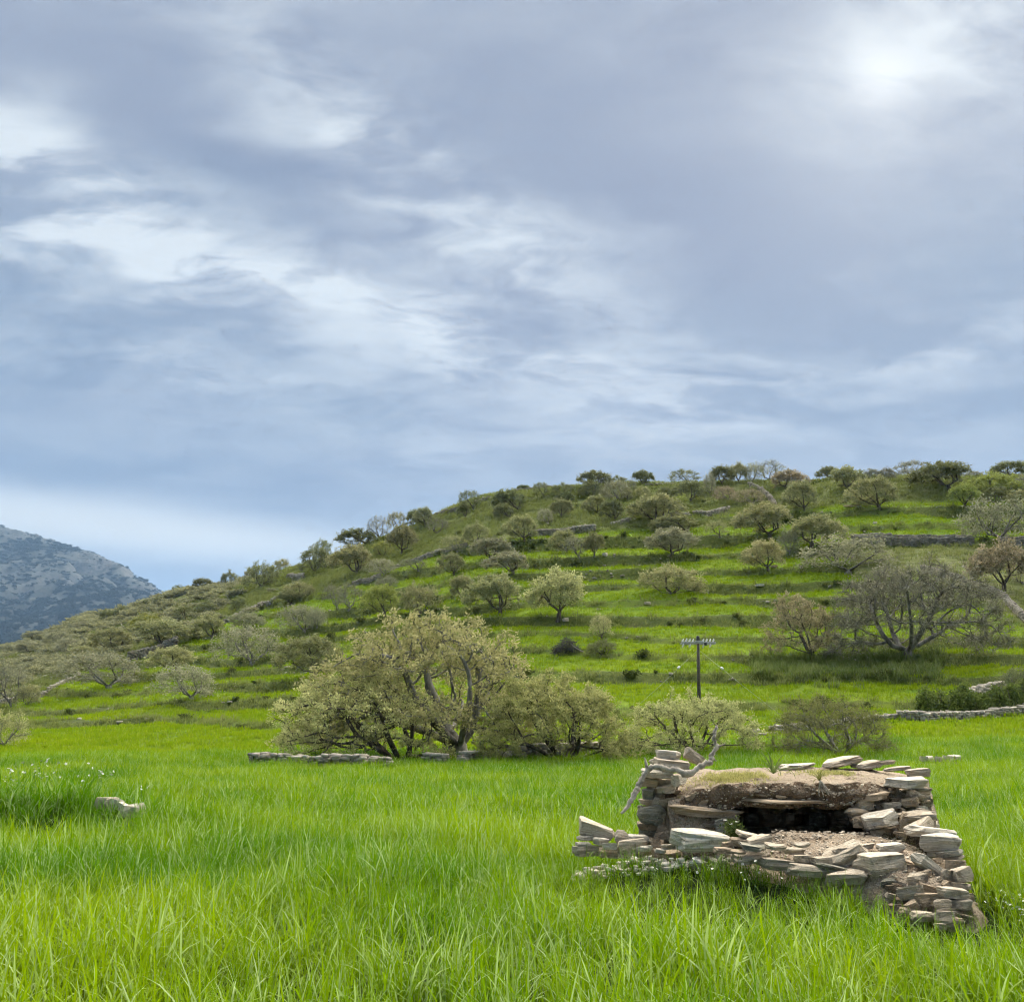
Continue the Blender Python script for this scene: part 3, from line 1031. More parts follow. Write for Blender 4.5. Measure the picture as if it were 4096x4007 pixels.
 ('o', 4001, 2166, 3852, 4150, 1986, 'scrubby', 'g', 'big grey tree overhanging the upper stone wall at the right edge'),
 ('o', 4015, 2364, 3902, 4124, 2161, 'dome', 'r', 'red tinged tree with stout trunk in the dry pasture at the right edge'),
 ('b', 4090, 2336, 4046, 4146, 2276, 'bare', 'g', 'dark twiggy bush behind the red tinged tree at the right edge'),
 ('o', 2688, 2378, 2568, 2812, 2258, 'bush', 'w', 'wide pale rounded tree on two stems in the middle of the terraces'),
 ('o', 2002, 2458, 1880, 2096, 2292, 'dome', 'o', 'left tree of the pair with ochre crowns above the big foreground tree'),
 ('o', 2233, 2486, 2092, 2336, 2275, 'dome', 'w', 'right tree of the pair with ochre crowns, branch reaching left above its shadow'),
 ('o', 1848, 2402, 1798, 1906, 2296, 'dome', 'o', 'tree left behind the ochre crowned pair'),
 ('o', 1678, 2462, 1598, 1758, 2327, 'bush', 'o', 'rounded full tree behind the left top of the big foreground tree'),
 ('o', 1539, 2466, 1456, 1596, 2339, 'dome', 'y', 'bright green leafed tree with leaning trunk on the left terraces'),
 ('t', 1397, 2440, 1352, 1450, 2327, 'bare', 'g', 'grey bare tree, the right one of two left of the bright green tree'),
 ('t', 1350, 2436, 1290, 1372, 2331, 'bare', 'g', 'grey bare tree, the left one of two left of the bright green tree'),
 ('b', 1548, 2352, 1498, 1590, 2300, 'scrubby', 'g', 'small grey twiggy tree above the bright green one'),
 # left slope
 ('o', 1196, 2400, 1138, 1266, 2319, 'bush', 'o', 'upper bush of two stacked round bushes on the left slope'),
 ('o', 1166, 2420, 1112, 1224, 2363, 'dome', 'o', 'lower bush of two stacked round bushes on the left slope'),
 ('o', 1219, 2532, 1103, 1262, 2413, 'scrubby', 'g', 'wind swept grey umbrella tree with trunk bent right on the left slope'),
 ('o', 1268, 2514, 1226, 1304, 2424, 'scrubby', 'g', 'slim dark tree touching the wind swept umbrella tree'),
 ('o', 1262, 2710, 1112, 1345, 2540, 'dome', 'o', 'large olive tree on the left slope right beside the big foreground tree'),
 ('o', 1010, 2660, 840, 1066, 2496, 'scrubby', 'g', 'large grey rounded tree on the left slope above the bright field'),
 ('o', 988, 2515, 926, 1058, 2443, 'bush', 'g', 'low tree directly behind the large grey rounded one'),
 ('o', 848, 2556, 772, 890, 2456, 'dome', 'o', 'small tree at the lower end of the rubble wall on the left slope'),
 ('o', 650, 2590, 519, 778, 2472, 'dome', 'o', 'wide full tree above the dark retaining wall on the left slope'),
 ('b', 590, 2522, 532, 664, 2452, 'bush', 'y', 'yellow green tree behind the wide full tree on the left slope'),
 ('o', 461, 2612, 372, 524, 2510, 'dome', 'o', 'olive tree left of the wide full tree on the left slope'),
 ('b', 706, 2690, 604, 770, 2583, 'dome', 'w', 'pale yellow topped tree right below the dark retaining wall'),
 ('o', 768, 2798, 614, 826, 2654, 'scrubby', 'g', 'grey tree with thin slanting trunk in the bright left field'),
 ('o', 438, 2755, 238, 530, 2603, 'scrubby', 'g', 'large grey tree leaning left at the corner of the bright left field'),
 ('b', 334, 2634, 284, 384, 2580, 'dome', 'o', 'small olive tree right behind the large grey leaning tree'),
 ('b', 107, 2822, 64, 160, 2724, 'bush', 'w', 'pale yellow bush at the wall in the lower left'),
 ('t', 43, 2830, -50, 92, 2650, 'bare', 'g', 'grey leafless tree at the left edge above the round bush'),
 ('b', 13, 2990, -80, 96, 2830, 'scrubby', 'p', 'pale round bush cut off by the left edge at the field'),
 ('b', 955, 2447, 932, 998, 2386, 'bush', 'd', 'dark upright bush above the rubble wall on the left slope'),
 ('b', 822, 2464, 786, 864, 2400, 'bush', 'd', 'dark round bush in the scrub left of the rubble wall'),
 ('b', 588, 2424, 566, 608, 2393, 'bush', 'd', 'small dark round bush against the foot of the far mountain'),
 ('b', 636, 2412, 616, 658, 2386, 'bush', 'd', 'small bush right of the dark round one against the far mountain'),
 ('b', 434, 2484, 392, 470, 2433, 'bush', 'd', 'dark bush left of the pale path on the far left slope'),
 ('b', 494, 2460, 466, 524, 2420, 'bush', 'd', 'dark bush above the pale path on the far left slope'),
 ('b', 337, 2526, 298, 378, 2483, 'bush', 'g', 'grey bush against the mountain above the thin far wall'),
 ('b', 227, 2576, 178, 276, 2517, 'bush', 'g', 'grey green bush below the left end of the thin far wall'),
 ('b', 137, 2566, 98, 178, 2520, 'dome', 'g', 'pale domed tree against the mountain near the left edge'),
 ('b', 270, 2616, 226, 318, 2540, 'bush', 'g', 'rounded grey tree in the scrub left of the olive tree'),
 ('b', 120, 2616, 66, 188, 2563, 'dome', 'g', 'flat pale topped tree in the scrub near the left edge'),
 ('b', 33, 2616, 0, 68, 2570, 'bush', 'g', 'grey bush by the pale wall line at the left edge'),
 ('b', 741, 2482, 694, 790, 2416, 'bush', 'd', 'dark spreading bush in the middle of the left scrub'),
 # near the field
 ('b', 2406, 2622, 2350, 2462, 2553, 'bush', 'd', 'dark green shrub at the foot of the slender young tree'),
 ('b', 4070, 2772, 4000, 4170, 2662, 'scrubby', 'd', 'dark thorny shrub above the hedge at the right edge'),
 ('o', 2406, 2560, 2362, 2454, 2450, 'open', 'w', 'slender young tree growing out of the dark green shrub'),
]


def choose(kind, lean, n):
    opts = TPL[kind]
    best = sorted(range(len(opts)), key=lambda i: abs(opts[i][0] - abs(lean)) + 0.05 * ((i * 7 + n * 3) % 5) / 5)[0]
    return opts[best]


def build_trees():
    rr = random.Random(5)
    for n, (kind, bx, by, x0, x1, top, shape, leafc, label) in enumerate(T):
        p = hit(bx, by)
        W = (x1 - x0) / FPX * p.y * 1.08
        H = max((slope(top) - (p.z - EYE) / p.y) * p.y, W * 0.3)
        lean = ((x0 + x1) / 2 - bx) / (x1 - x0)
        tl, tpl = choose(shape, lean, n)
        rot = rr.uniform(-0.45, 0.45) + (math.pi if lean < 0 else 0)
        if tl < 0.05:
            rot = rr.uniform(0, 6.28)
        wfit = W / max(0.8, tpl['x1'] - tpl['x0'])
        c = COLS_LEAF[leafc]
        name = {'o': 'oak_tree', 'b': 'bush', 't': 'bare_tree'}[kind]
        cat = {'o': 'tree', 'b': 'bush', 't': 'tree'}[kind]
        bk = BARK_COL['grey'] if shape in ('bare', 'scrubby') else BARK_COL['std']
        place_tree(name, label, cat, tpl, (p.x, p.y, p.z - 0.05), wfit, H, rot, c, bk, 'trees and bushes on the hillside')


build_trees()


# ------------------------------------------------------------------ the large trees at the field's far edge
def hero(label, bx, by, x0, x1, top, seed, leafc, name='oak_tree', cat='tree', barkc='std', Yd=None, grp='large trees near the field', rot=0.0, **kw):
    p = hit(bx, by) if Yd is None else Vector((at(bx, by, Yd).x, Yd, land1(at(bx, by, Yd).x, Yd)))
    W = (x1 - x0) / FPX * p.y
    H = (slope(top) - (p.z - EYE) / p.y) * p.y
    lean = ((x0 + x1) / 2 - bx) / (x1 - x0)
    opts = dict(lean=lean, height=H / W, clear=0.2, n_attr=1100, step=0.017, kill=0.028, infl=0.2, lobes=60, spread=0.085, limbs=5, fine=True,
                tr=0.040, r0=0.0017, leaf=0.0150, per=10, jit=0.0075, twigs=2, bare=0.52, twig_len=0.034, twig_r=0.0006, all_small=2.2, gnarl=0.42)
    opts.update(kw)
    skew = opts.pop('skew', 0.0)
    tpl = make_tree_meshes('large', seed, **opts)
    if skew:                                         # crown lower on its left side
        for part in ('trunk', 'crown'):
            me = tpl[part]
            v = np.empty(len(me.vertices) * 3, np.float32)
            me.vertices.foreach_get('co', v)
            v = v.reshape(-1, 3)
            v[:, 2] *= 1 - skew * sstep(opts['lean'] + 0.12 - v[:, 0], 0.0, 0.55)
            me.vertices.foreach_set('co', v.ravel())
            me.update()
    W2 = W / max(0.85, tpl['x1'] - tpl['x0'])
    return place_tree(name, label, cat, tpl, (p.x, p.y, p.z - 0.05), W2, H, rot, COLS_LEAF[leafc] if isinstance(leafc, str) else leafc, BARK_COL[barkc], grp)


hero('largest spreading pale green oak with forked trunk behind the low field wall', 1830, 3046, 1235, 2140, 2436, 301, 'p', barkc='pale', skew=0.20, clear=0.22, tr=0.042, n_attr=1500, lobes=75, Yd=45.5)
hero('low sprawling oak in front of the left half of the largest oak', 1612, 3054, 1118, 1790, 2690, 302, 'p', barkc='dark', clear=0.12, tr=0.030, droop=0.10, Yd=43.0, limbs=6)
hero('domed pale oak on a short forked trunk, right of the largest oak', 2266, 3062, 1930, 2512, 2690, 303, (0.33, 0.35, 0.145), barkc='dark', clear=0.15, tr=0.034, droop=0.09, Yd=41.5, limbs=6, bare=0.15, per=11)
hero('low bushy oak with pale leaves right behind the ruin and below the utility pole', 2775, 3020, 2512, 3030, 2758, 304, 'p', clear=0.08, tr=0.022, limbs=8, droop=0.04, Yd=44.0, per=8, bare=0.25)
hero('leafless many stemmed bushy tree right behind the ruin roof', 3375, 3022, 3105, 3555, 2772, 305, (0.24, 0.26, 0.10), name='bare_tree', barkc='grey', clear=0.06, tr=0.026, limbs=7, droop=0.03,
     bare=0.62, per=5, twigs=6, twig_len=0.05, twig_r=0.0009, n_attr=900, Yd=43.0, leaf=0.012)
hero('big grey leafless oak with wide twiggy crown on the right terrace', 3636, 2650, 3336, 4004, 2242, 306, (0.30, 0.30, 0.22), name='bare_tree', barkc='grey', clear=0.24, tr=0.028,
     bare=0.88, per=3, twigs=7, twig_len=0.055, twig_r=0.0012, n_attr=1500, lobes=90, leaf=0.013, droop=0.12)
hero('pink tinged round oak left of the big grey leafless oak', 3254, 2634, 3072, 3348, 2372, 307, (0.420, 0.385, 0.235), clear=0.16, n_attr=900, tr=0.03, leaf=0.02, per=8)


# ------------------------------------------------------------------ stones
def stone_material():
    m, k = new_mat('schist')
    oi = k.n('ShaderNodeObjectInfo')
    tc = k.n('ShaderNodeTexCoord').outputs['Object']
    pos = k.n('ShaderNodeNewGeometry').outputs['Position']
    off = k.v('SCALE', (13.1, 7.7, 5.3), scale=oi.outputs['Random'])
    lam = k.noise(k.n('ShaderNodeMapping', Vector=k.v('ADD', tc, off), Scale=(1.3, 1.3, 9.0)), 2.2, 6, 0.68, 0.5)
    n1 = k.noise(pos, 9.0, 5, 0.65)
    n2 = k.noise(pos, 38.0, 3, 0.6)
    c = k.mix(k.ramp(lam, 0.30, 0.72), (0.68, 0.62, 0.55), (1.18, 1.18, 1.17))
    c = k.mix(1.0, oi.outputs['Color'], c, 'MULTIPLY')
    c = k.mix(k.ramp(n1, 0.52, 0.68, 0, 0.55), c, (0.52, 0.47, 0.38))
    c = k.mix(k.ramp(n1, 0.30, 0.46, 0.65, 0.0), c, (0.17, 0.135, 0.098))
    c = k.mix(k.ramp(n2, 0.58, 0.72, 0, 0.4), c, (0.16, 0.14, 0.11))
    h = k.m('ADD', k.m('MULTIPLY', lam, 1.0), k.m('ADD', k.m('MULTIPLY', n1, 0.6), k.m('MULTIPLY', n2, 0.25)))
    b = k.n('ShaderNodeBump', Strength=1.0, Distance=0.034, Height=h)
    p = k.n('ShaderNodeBsdfPrincipled', Base__Color=c, Roughness=0.88, Normal=b)
    p.inputs['Specular IOR Level'].default_value = 0.25
    k.n('ShaderNodeOutputMaterial', Surface=p)
    return m


def far_stone_material():
    m, k = new_mat('wall_stone')
    pos = k.n('ShaderNodeNewGeometry').outputs['Position']
    tone = k.n('ShaderNodeAttribute', dict(attribute_name='tone')).outputs['Fac']
    n1 = k.noise(pos, 3.0, 4, 0.65)
    c = k.mix(tone, (0.150, 0.132, 0.102), (0.60, 0.53, 0.42))
    c = k.mix(k.ramp(n1, 0.45, 0.7, 0, 0.5), c, (0.12, 0.115, 0.09))
    p = k.n('ShaderNodeBsdfPrincipled', Base__Color=c, Roughness=0.9, Normal=k.n('ShaderNodeBump', Strength=0.7, Distance=0.03, Height=n1))
    k.n('ShaderNodeOutputMaterial', Surface=p)
    return m


STONE, WALLSTONE = stone_material(), far_stone_material()
import bmesh


def stone_mesh(seed, round_=0.0, cuts=1, wedge=0.0, rough=0.05):
    """irregular slab one unit wide, deep and high: uneven outline, broken edges"""
    r = np.random.default_rng(seed)
    bm = bmesh.new()
    n = int(r.integers(6, 9))
    a = np.sort(r.uniform(0, 2 * np.pi, n) * 0.25 + np.arange(n) * 2 * np.pi / n)
    out = []
    for ang in a:
        c, s = math.cos(ang), math.sin(ang)
        m = max(abs(c), abs(s))
        sq = 0.5 / m * (1 - round_) + 0.5 * round_
        q = sq * r.uniform(0.80, 1.0)
        out.append((c * q, s * q))
    tx, ty = r.normal(0, 0.10, 2)
    for lev, sc in ((0.5, 0.92 - 0.3 * round_), (r.uniform(0.1, 0.3), 1.0), (r.uniform(-0.3, -0.1), 0.97), (-0.5, 0.88 - 0.3 * round_)):
        for x, y in out:
            j = r.uniform(0.84, 1.05)
            z = lev + (tx * x + ty * y) * (1 if lev > 0 else -0.4) * 1.6 + r.normal(0, 0.03)
            z *= 1 - wedge * (x + 0.5)
            bm.verts.new((x * sc * j, y * sc * j, z))
    res = bmesh.ops.convex_hull(bm, input=bm.verts)
    bmesh.ops.delete(bm, geom=[v for v in bm.verts if not v.link_faces], context='VERTS')
    if cuts:
        bmesh.ops.subdivide_edges(bm, edges=bm.edges[:], cuts=cuts, use_grid_fill=True, smooth=0.0)
        bm.normal_update()
        for v in bm.verts:
            q = pn(np.array([v.co.x * 3.1 + seed]), np.array([v.co.y * 3.1 + v.co.z * 2.2]), 77)[0]
            st = pn(np.array([v.co.z * 7.0 + seed * 1.7]), np.array([(v.co.x + v.co.y) * 1.2]), 78)[0]
            v.co += v.normal * (q * rough * 2 + st * rough * 1.6)
    bmesh.ops.triangulate(bm, faces=bm.faces[:])
    lo = [min(v.co[i] for v in bm.verts) for i in range(3)]
    hi = [max(v.co[i] for v in bm.verts) for i in range(3)]
    for v in bm.verts:
        v.co = [(v.co[i] - lo[i]) / (hi[i] - lo[i]) - 0.5 for i in range(3)]
    me = bpy.data.meshes.new('stone')
    bm.to_mesh(me)
    bm.free()
    me.materials.append(STONE)
    return me


SLABS = [stone_mesh(500 + i) for i in range(14)]
WEDGES = [stone_mesh(530 + i, wedge=0.45) for i in range(4)]
ROUNDS = [stone_mesh(540 + i, round_=0.75, cuts=2, rough=0.025) for i in range(4)]
CRUDE = []
for i in range(10):
    q = stone_mesh(560 + i, cuts=0)
    v = np.empty(len(q.vertices) * 3, np.float32)
    q.vertices.foreach_get('co', v)
    f = np.array([tuple(p.vertices) for p in q.polygons])
    CRUDE.append((v.reshape(-1, 3), f))

TONES = [(0.75, 0.695, 0.585), (0.64, 0.555, 0.435), (0.57, 0.455, 0.325), (0.300, 0.290, 0.23), (0.40, 0.305, 0.21)]


def rot_z(a):
    c, s = math.cos(a), math.sin(a)
    return np.array(((c, -s, 0), (s, c, 0), (0, 0, 1)))


def rot_y(a):
    c, s = math.cos(a), math.sin(a)
    return np.array(((c, 0, s), (0, 1, 0), (-s, 0, c)))


def rot_x(a):
    c, s = math.cos(a), math.sin(a)
    return np.array(((1, 0, 0), (0, c, -s), (0, s, c)))


def stones_mesh(items, name):
    """items: (centre, size xyz, yaw, roll, pitch, tone) -> one mesh"""
    V, F, Tn, b = [], [], [], 0
    for n, (c, s, yaw, roll, pit, tone) in enumerate(items):
        v, f = CRUDE[n % len(CRUDE)]
        w = (v * np.asarray(s)) @ (rot_z(yaw) @ rot_y(roll) @ rot_x(pit)).T + np.asarray(c)
        V.append(w)
        F.append(f + b)
        Tn.append(np.full(len(v), tone))
        b += len(v)
    me = mesh_np(name, np.concatenate(V), np.concatenate(F))
    vattr(me, 'tone', np.concatenate(Tn))
    me.materials.append(WALLSTONE)
    return me


def stone_wall(label, pts, height, thick=0.55, size=0.34, seed=0, tone=0.45, cap=0.75, gap=0.0, lift=0.0, y_lock=None):
    """dry stone wall along photographed points (feet of the wall)"""
    r = np.random.default_rng(seed + 900)
    P = [np.array(hit(a, b)) for a, b in pts] if y_lock is None else [np.array(at(a, b, y_lock)) for a, b in pts]
    items = []
    for a, b in zip(P[:-1], P[1:]):
        L = np.linalg.norm((b - a)[:2])
        ang = math.atan2(b[1] - a[1], b[0] - a[0])
        hloc = height * r.uniform(0.9, 1.1)
        course = 0
        z = 0.0
        while z < hloc:
            ch = size * 0.36 * r.uniform(0.7, 1.4)
            last = z + ch >= hloc
            for side in ((-1, 1) if thick > 0.4 else (0,)):
                s = r.uniform(-0.2, 0)
                while s < L:
                    w = size * r.uniform(0.55, 1.7) * (1.25 if last else 1)
                    f = min(max((s + w / 2) / L, 0), 1)
                    c = a + (b - a) * f
                    if gap and pn(np.array([c[0] / 2.5]), np.array([c[1] / 2.5 + seed]), 81)[0] < gap - 0.5 and z > 0.2 * hloc:
                        s += w
                        continue
                    off = side * thick * 0.24
                    x = c[0] - math.sin(ang) * off
                    y = c[1] + math.cos(ang) * off
                    g = land1(x, y) + lift
                    items.append(((x, y, g + z + ch / 2 - 0.06 + r.normal(0, 0.012)), (w * 1.02, thick * 0.55 * r.uniform(0.85, 1.25), ch * r.uniform(1.0, 1.3)),
                                  ang + r.normal(0, 0.1), r.normal(0, 0.07), r.normal(0, 0.07), np.clip((cap if last else tone) + r.normal(0, 0.16), 0, 1)))
                    s += w
            z += ch
    root = empty('stone_wall', tuple(P[0]))
    me = stones_mesh([((c[0] - P[0][0], c[1] - P[0][1], c[2] - P[0][2]), s, y, ro, pi, t) for c, s, y, ro, pi, t in items], 'stones')
    o = link(bpy.data.objects.new('stones', me), root)
    tag(o, kind='stuff')
    tag(root, label, 'wall', kind='thing')
    return root


stone_wall('low dry stone wall at the field edge, left of the brushwood heap', [(1005, 3072), (1150, 3074), (1300, 3078), (1450, 3080), (1555, 3080)], 0.54, size=0.26, seed=1, cap=0.52, tone=0.3, gap=0.22)
stone_wall('short stub of low stone wall between the two big oak trunks', [(1700, 3072), (1775, 3072)], 0.62, size=0.34, seed=2)
stone_wall('pale topped dry stone wall running right from the largest oak', [(1850, 3070), (1960, 3062), (2050, 3056), (2172, 3044), (2312, 3032), (2420, 3026), (2540, 3018)], 0.64, size=0.27, seed=3, cap=0.8)
stone_wall('low pale wall line rising behind the leafless bushy tree', [(3000, 2945), (3130, 2930), (3279, 2912), (3400, 2898), (3525, 2884), (3600, 2876)], 0.38, size=0.36, seed=4, cap=0.75, gap=0.2)
stone_wall('dry stone wall half hidden by the dark green hedge at the right', [(3600, 2880), (3700, 2882), (3853, 2876), (3980, 2868), (4110, 2852), (4300, 2840)], 0.48, size=0.30, seed=5, cap=0.7)
stone_wall('pale wall top climbing behind the dark green hedge', [(3870, 2800), (3940, 2778), (4010, 2758)], 0.55, size=0.5, seed=6, cap=0.95, tone=0.75)
stone_wall('long dry stone wall curving down to the right edge beside the big leafless oak', [(3690, 2286), (3760, 2304), (3894, 2352), (3960, 2372), (4025, 2408), (4100, 2486), (4200, 2600)], 0.75, size=0.36, seed=7, cap=0.55)
stone_wall('tall stone retaining wall under the upper green field at the right', [(3410, 2178), (3560, 2180), (3700, 2180), (3800, 2180), (3891, 2180)], 1.15, thick=0.7, size=0.42, seed=8, tone=0.32, cap=0.5)
stone_wall('right end of the tall stone retaining wall at the right edge', [(4020, 2188), (4100, 2192), (4220, 2196)], 1.15, thick=0.7, size=0.42, seed=9, tone=0.30, cap=0.5)
stone_wall('grey retaining wall in the middle of the slope below the thin small tree', [(2120, 2146), (2200, 2142), (2290, 2134), (2376, 2126)], 1.05, thick=0.6, size=0.5, seed=10, tone=0.35, cap=0.55)
stone_wall('broken wall piece right of the compact dark tree on the slope', [(2448, 2104), (2490, 2096), (2520, 2088)], 0.7, size=0.5, seed=11, gap=0.35)
stone_wall('crumbling dark wall between the large spreading and the umbrella tree', [(2660, 2082), (2730, 2072), (2782, 2064), (2820, 2068), (2870, 2058), (2915, 2046)], 0.9, size=0.5, seed=12, tone=0.3, gap=0.3)
stone_wall('stepped stone wall running downhill right of the skyline thicket', [(2994, 1944), (3047, 1968), (3068, 1988), (3086, 2010), (3102, 2034)], 1.0, size=0.6, seed=13, cap=0.7)
stone_wall('ridge wall on the skyline below the lone round skyline tree', [(1738, 2066), (1770, 2056), (1801, 2050), (1836, 2040)], 0.75, size=0.6, seed=14, tone=0.25, cap=0.3)
stone_wall('ridge wall on the skyline right of the lone round skyline tree', [(1896, 2016), (1930, 2006), (1962, 1998)], 0.75, size=0.6, seed=15, tone=0.25, cap=0.3)
stone_wall('ridge wall on the skyline either side of the spiky tree', [(2060, 1972), (2134, 1960), (2200, 1956)], 0.75, size=0.6, seed=16, tone=0.25, cap=0.4)
stone_wall('ridge wall on the skyline right of the small round free tree', [(2584, 1946), (2640, 1944), (2690, 1942)], 0.6, size=0.6, seed=17, tone=0.22, cap=0.3)
stone_wall('lower part of the diagonal wall on the slope left of the grey twiggy tree', [(1392, 2346), (1450, 2330), (1520, 2308)], 0.7, size=0.45, seed=18, cap=0.6, gap=0.2)
stone_wall('upper part of the diagonal wall on the slope right of the bent grey tree', [(1574, 2278), (1657, 2250), (1710, 2232), (1756, 2214), (1862, 2188)], 0.7, size=0.45, seed=19, cap=0.6, gap=0.2)
stone_wall('rubble wall climbing right on the left slope', [(895, 2494), (940, 2474), (989, 2454), (1050, 2426), (1100, 2404)], 0.75, size=0.5, seed=20, cap=0.65, gap=0.2)
stone_wall('dark retaining wall below the wide full tree on the left slope', [(508, 2656), (580, 2634), (655, 2610), (700, 2590)], 1.75, thick=0.7, size=0.5, seed=21, tone=0.15, cap=0.4)
stone_wall('stone wall bordering the bright left field', [(130, 2796), (200, 2762), (267, 2728), (316, 2706)], 0.75, size=0.45, seed=22, cap=0.75)
stone_wall('short wall at the left edge behind the leafless tree', [(-60, 2840), (0, 2828), (62, 2814)], 0.8, size=0.45, seed=23, tone=0.35)
stone_wall('thin pale wall bending in the far left scrub', [(528, 2446), (480, 2466), (452, 2484), (474, 2496), (492, 2516)], 0.6, thick=0.4, size=0.9, seed=24, cap=0.95, tone=0.8)
stone_wall('thin far wall above the grey green bush on the left slope', [(262, 2536), (320, 2520), (374, 2502)], 0.7, thick=0.4, size=0.8, seed=25, tone=0.55, cap=0.7)
stone_wall('pale wall line at the far left edge under the mountain', [(-60, 2612), (0, 2604), (62, 2592)], 0.7, thick=0.4, size=0.8, seed=26, cap=0.95, tone=0.8)
stone_wall('broken wall end standing up beside the dark green bushy tree', [(1150, 2318), (1172, 2320), (1210, 2318)], 1.1, thick=0.6, size=0.6, seed=27, tone=0.5)


def stone_row(label, pts, drop, top, size, tone, seed):
    """a few flat stones on a low footing in the grass, each a part"""
    r = random.Random(seed)
    P = [hit(a, b + drop) for a, b in pts]
    root = empty('stone_row', tuple(P[0]))
    tag(root, label, 'stones', kind='thing')
    for p in P:
        for lev in (0, 1):
            h = top * 0.5
            o = bpy.data.objects.new('stone', r.choice(SLABS))
            o.location = p - P[0] + Vector((r.uniform(-.03, .03), r.uniform(-.05, .05), (h * 0.42 if lev == 0 else top - h * 0.4)))
            o.scale = (size * r.uniform(1.0, 1.5), size * r.uniform(0.8, 1.1), h)
            o.rotation_euler = (R(r.uniform(-6, 6)), R(r.uniform(-4, 10)), R(r.uniform(-25, 25)))
            o.color = (*TONES[r.choice(tone)], 1)
            link(o, root)


stone_row('line of flat pale stones in the grass beside the grassy mound at the left', [(400, 3216), (432, 3222), (464, 3231), (494, 3241), (522, 3252)], 95, 0.40, 0.19, (0, 0, 1), 4)
stone_row('line of flat pale stones in the grass right of the ruin', [(3700, 3034), (3728, 3034), (3756, 3035), (3784, 3033), (3810, 3031), (3836, 3030)], 38, 0.42, 0.27, (0, 0, 1), 5)



def rock(label, px, py, w, h, tone, name='rock', n=1, seed=0):
    r = random.Random(seed)
    p = hit(px, py)
    s = p.y / FPX
    root = mobj(name, SLABS[seed % len(SLABS)], None, loc=(p.x, p.y, p.z + h * s * 0.35))
    root.scale = (w * s, w * s * 0.8, h * s * 1.1)
    root.rotation_euler = (r.uniform(-.1, .1), r.uniform(-.1, .1), r.uniform(0, 3))
    root.color = (*TONES[tone], 1)
    tag(root, label, 'rock')


rock('white boulder beside the slim trunked tree on the upper terrace', 2420, 2222, 24, 13, 0, seed=1)
rock('flat pale rock on the terrace left of the wide pale rounded tree', 2560, 2262, 10, 6, 0, seed=2)
rock('flat rock at the foot of the pale topped umbrella tree', 3098, 2272, 36, 14, 2, seed=3)
rock('white rock right of the pale topped umbrella tree', 3205, 2276, 18, 11, 0, seed=4)
rock('flat pale rock on the middle terrace above the pink tinged oak', 3040, 2350, 36, 10, 0, seed=5)
rock('white rock in the upper green field below the wide flat olive tree', 3500, 2096, 22, 9, 0, seed=6)
rock('white rock in the dry pasture left of the red tinged tree', 3858, 2268, 22, 9, 0, seed=7)
rock('pale rock lying on the bank right of the ochre crowned pair', 2400, 2440, 26, 10, 1, seed=8)
rock('pale rock on the bank farther right of the ochre crowned pair', 2590, 2416, 28, 10, 1, seed=9)
rock('grey rock at the trunk of the right ochre crowned tree', 2262, 2486, 30, 14, 1, seed=10)
rock('long flat rock outcrop left of the wide flat olive tree', 3410, 2030, 70, 12, 2, seed=11)
rock('small pale rock on the slope under the rubble wall on the left', 1076, 2616, 12, 8, 0, seed=12)


def build_bank_stones():
    r = np.random.default_rng(15)
    n = 60000
    y = np.sqrt(r.uniform(50 ** 2, 190 ** 2, n))
    x = r.uniform(-0.45, 0.6, n) * y
    z, lush, riser, dry = land(x, y, True)
    pat = sstep(fbm(x / 9, y / 6, 91, 2), 0.05, 0.4)
    g = r.uniform(size=n) < np.where(riser > 0.45, 0.30 * pat, 0) + 0.004 * dry + (1 - lush) * 0.002
    items = [((a, b, c + 0.05), (s * q, s * q * 0.8, s * 0.5), r.uniform(0, 6), 0.1, 0.1, tn) for a, b, c, s, q, tn in
             zip(x[g], y[g], z[g], r.uniform(0.12, 0.5, g.sum()), r.uniform(0.8, 1.6, g.sum()), np.clip(r.normal(0.6, 0.25, g.sum()), 0, 1))]
    o = link(bpy.data.objects.new('bank_stones', stones_mesh(items, 'bank_stones')))
    tag(o, 'loose pale stones showing through the terrace banks', 'stones', kind='stuff')


build_bank_stones()


# ------------------------------------------------------------------ the ruined stone shelter
def soil_material(name, a, b, c3, scale=1.0, crust=None):
    m, k = new_mat(name)
    pos = k.n('ShaderNodeNewGeometry').outputs['Position']
    n1, n2, n3 = k.noise(pos, 5 * scale, 5, 0.65), k.noise(pos, 26 * scale, 4, 0.7), k.noise(pos, 80 * scale, 2, 0.6)
    c = k.mix(k.ramp(n1, 0.35, 0.66), a, b)
    c = k.mix(k.ramp(n2, 0.52, 0.70, 0, 0.8), c, c3)
    c = k.mix(k.ramp(n3, 0.32, 0.46, 0.55, 0.0), c, (0.06, 0.045, 0.032))
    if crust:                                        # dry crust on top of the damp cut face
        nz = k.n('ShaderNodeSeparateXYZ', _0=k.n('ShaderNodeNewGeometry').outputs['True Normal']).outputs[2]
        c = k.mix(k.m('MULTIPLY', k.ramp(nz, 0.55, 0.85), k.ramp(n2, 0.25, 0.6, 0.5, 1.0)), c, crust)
    vor = k.n('ShaderNodeTexVoronoi', Vector=pos, Scale=42.0 * scale)
    h = k.m('ADD', n2, k.m('ADD', k.m('MULTIPLY', n3, 0.5), k.m('MULTIPLY', vor.outputs[0], -0.5)))
    p = k.n('ShaderNodeBsdfPrincipled', Base__Color=c, Roughness=0.97, Normal=k.n('ShaderNodeBump', Strength=1.0, Distance=0.03, Height=h))
    p.inputs['Specular IOR Level'].default_value = 0.1
    k.n('ShaderNodeOutputMaterial', Surface=p)
    return m


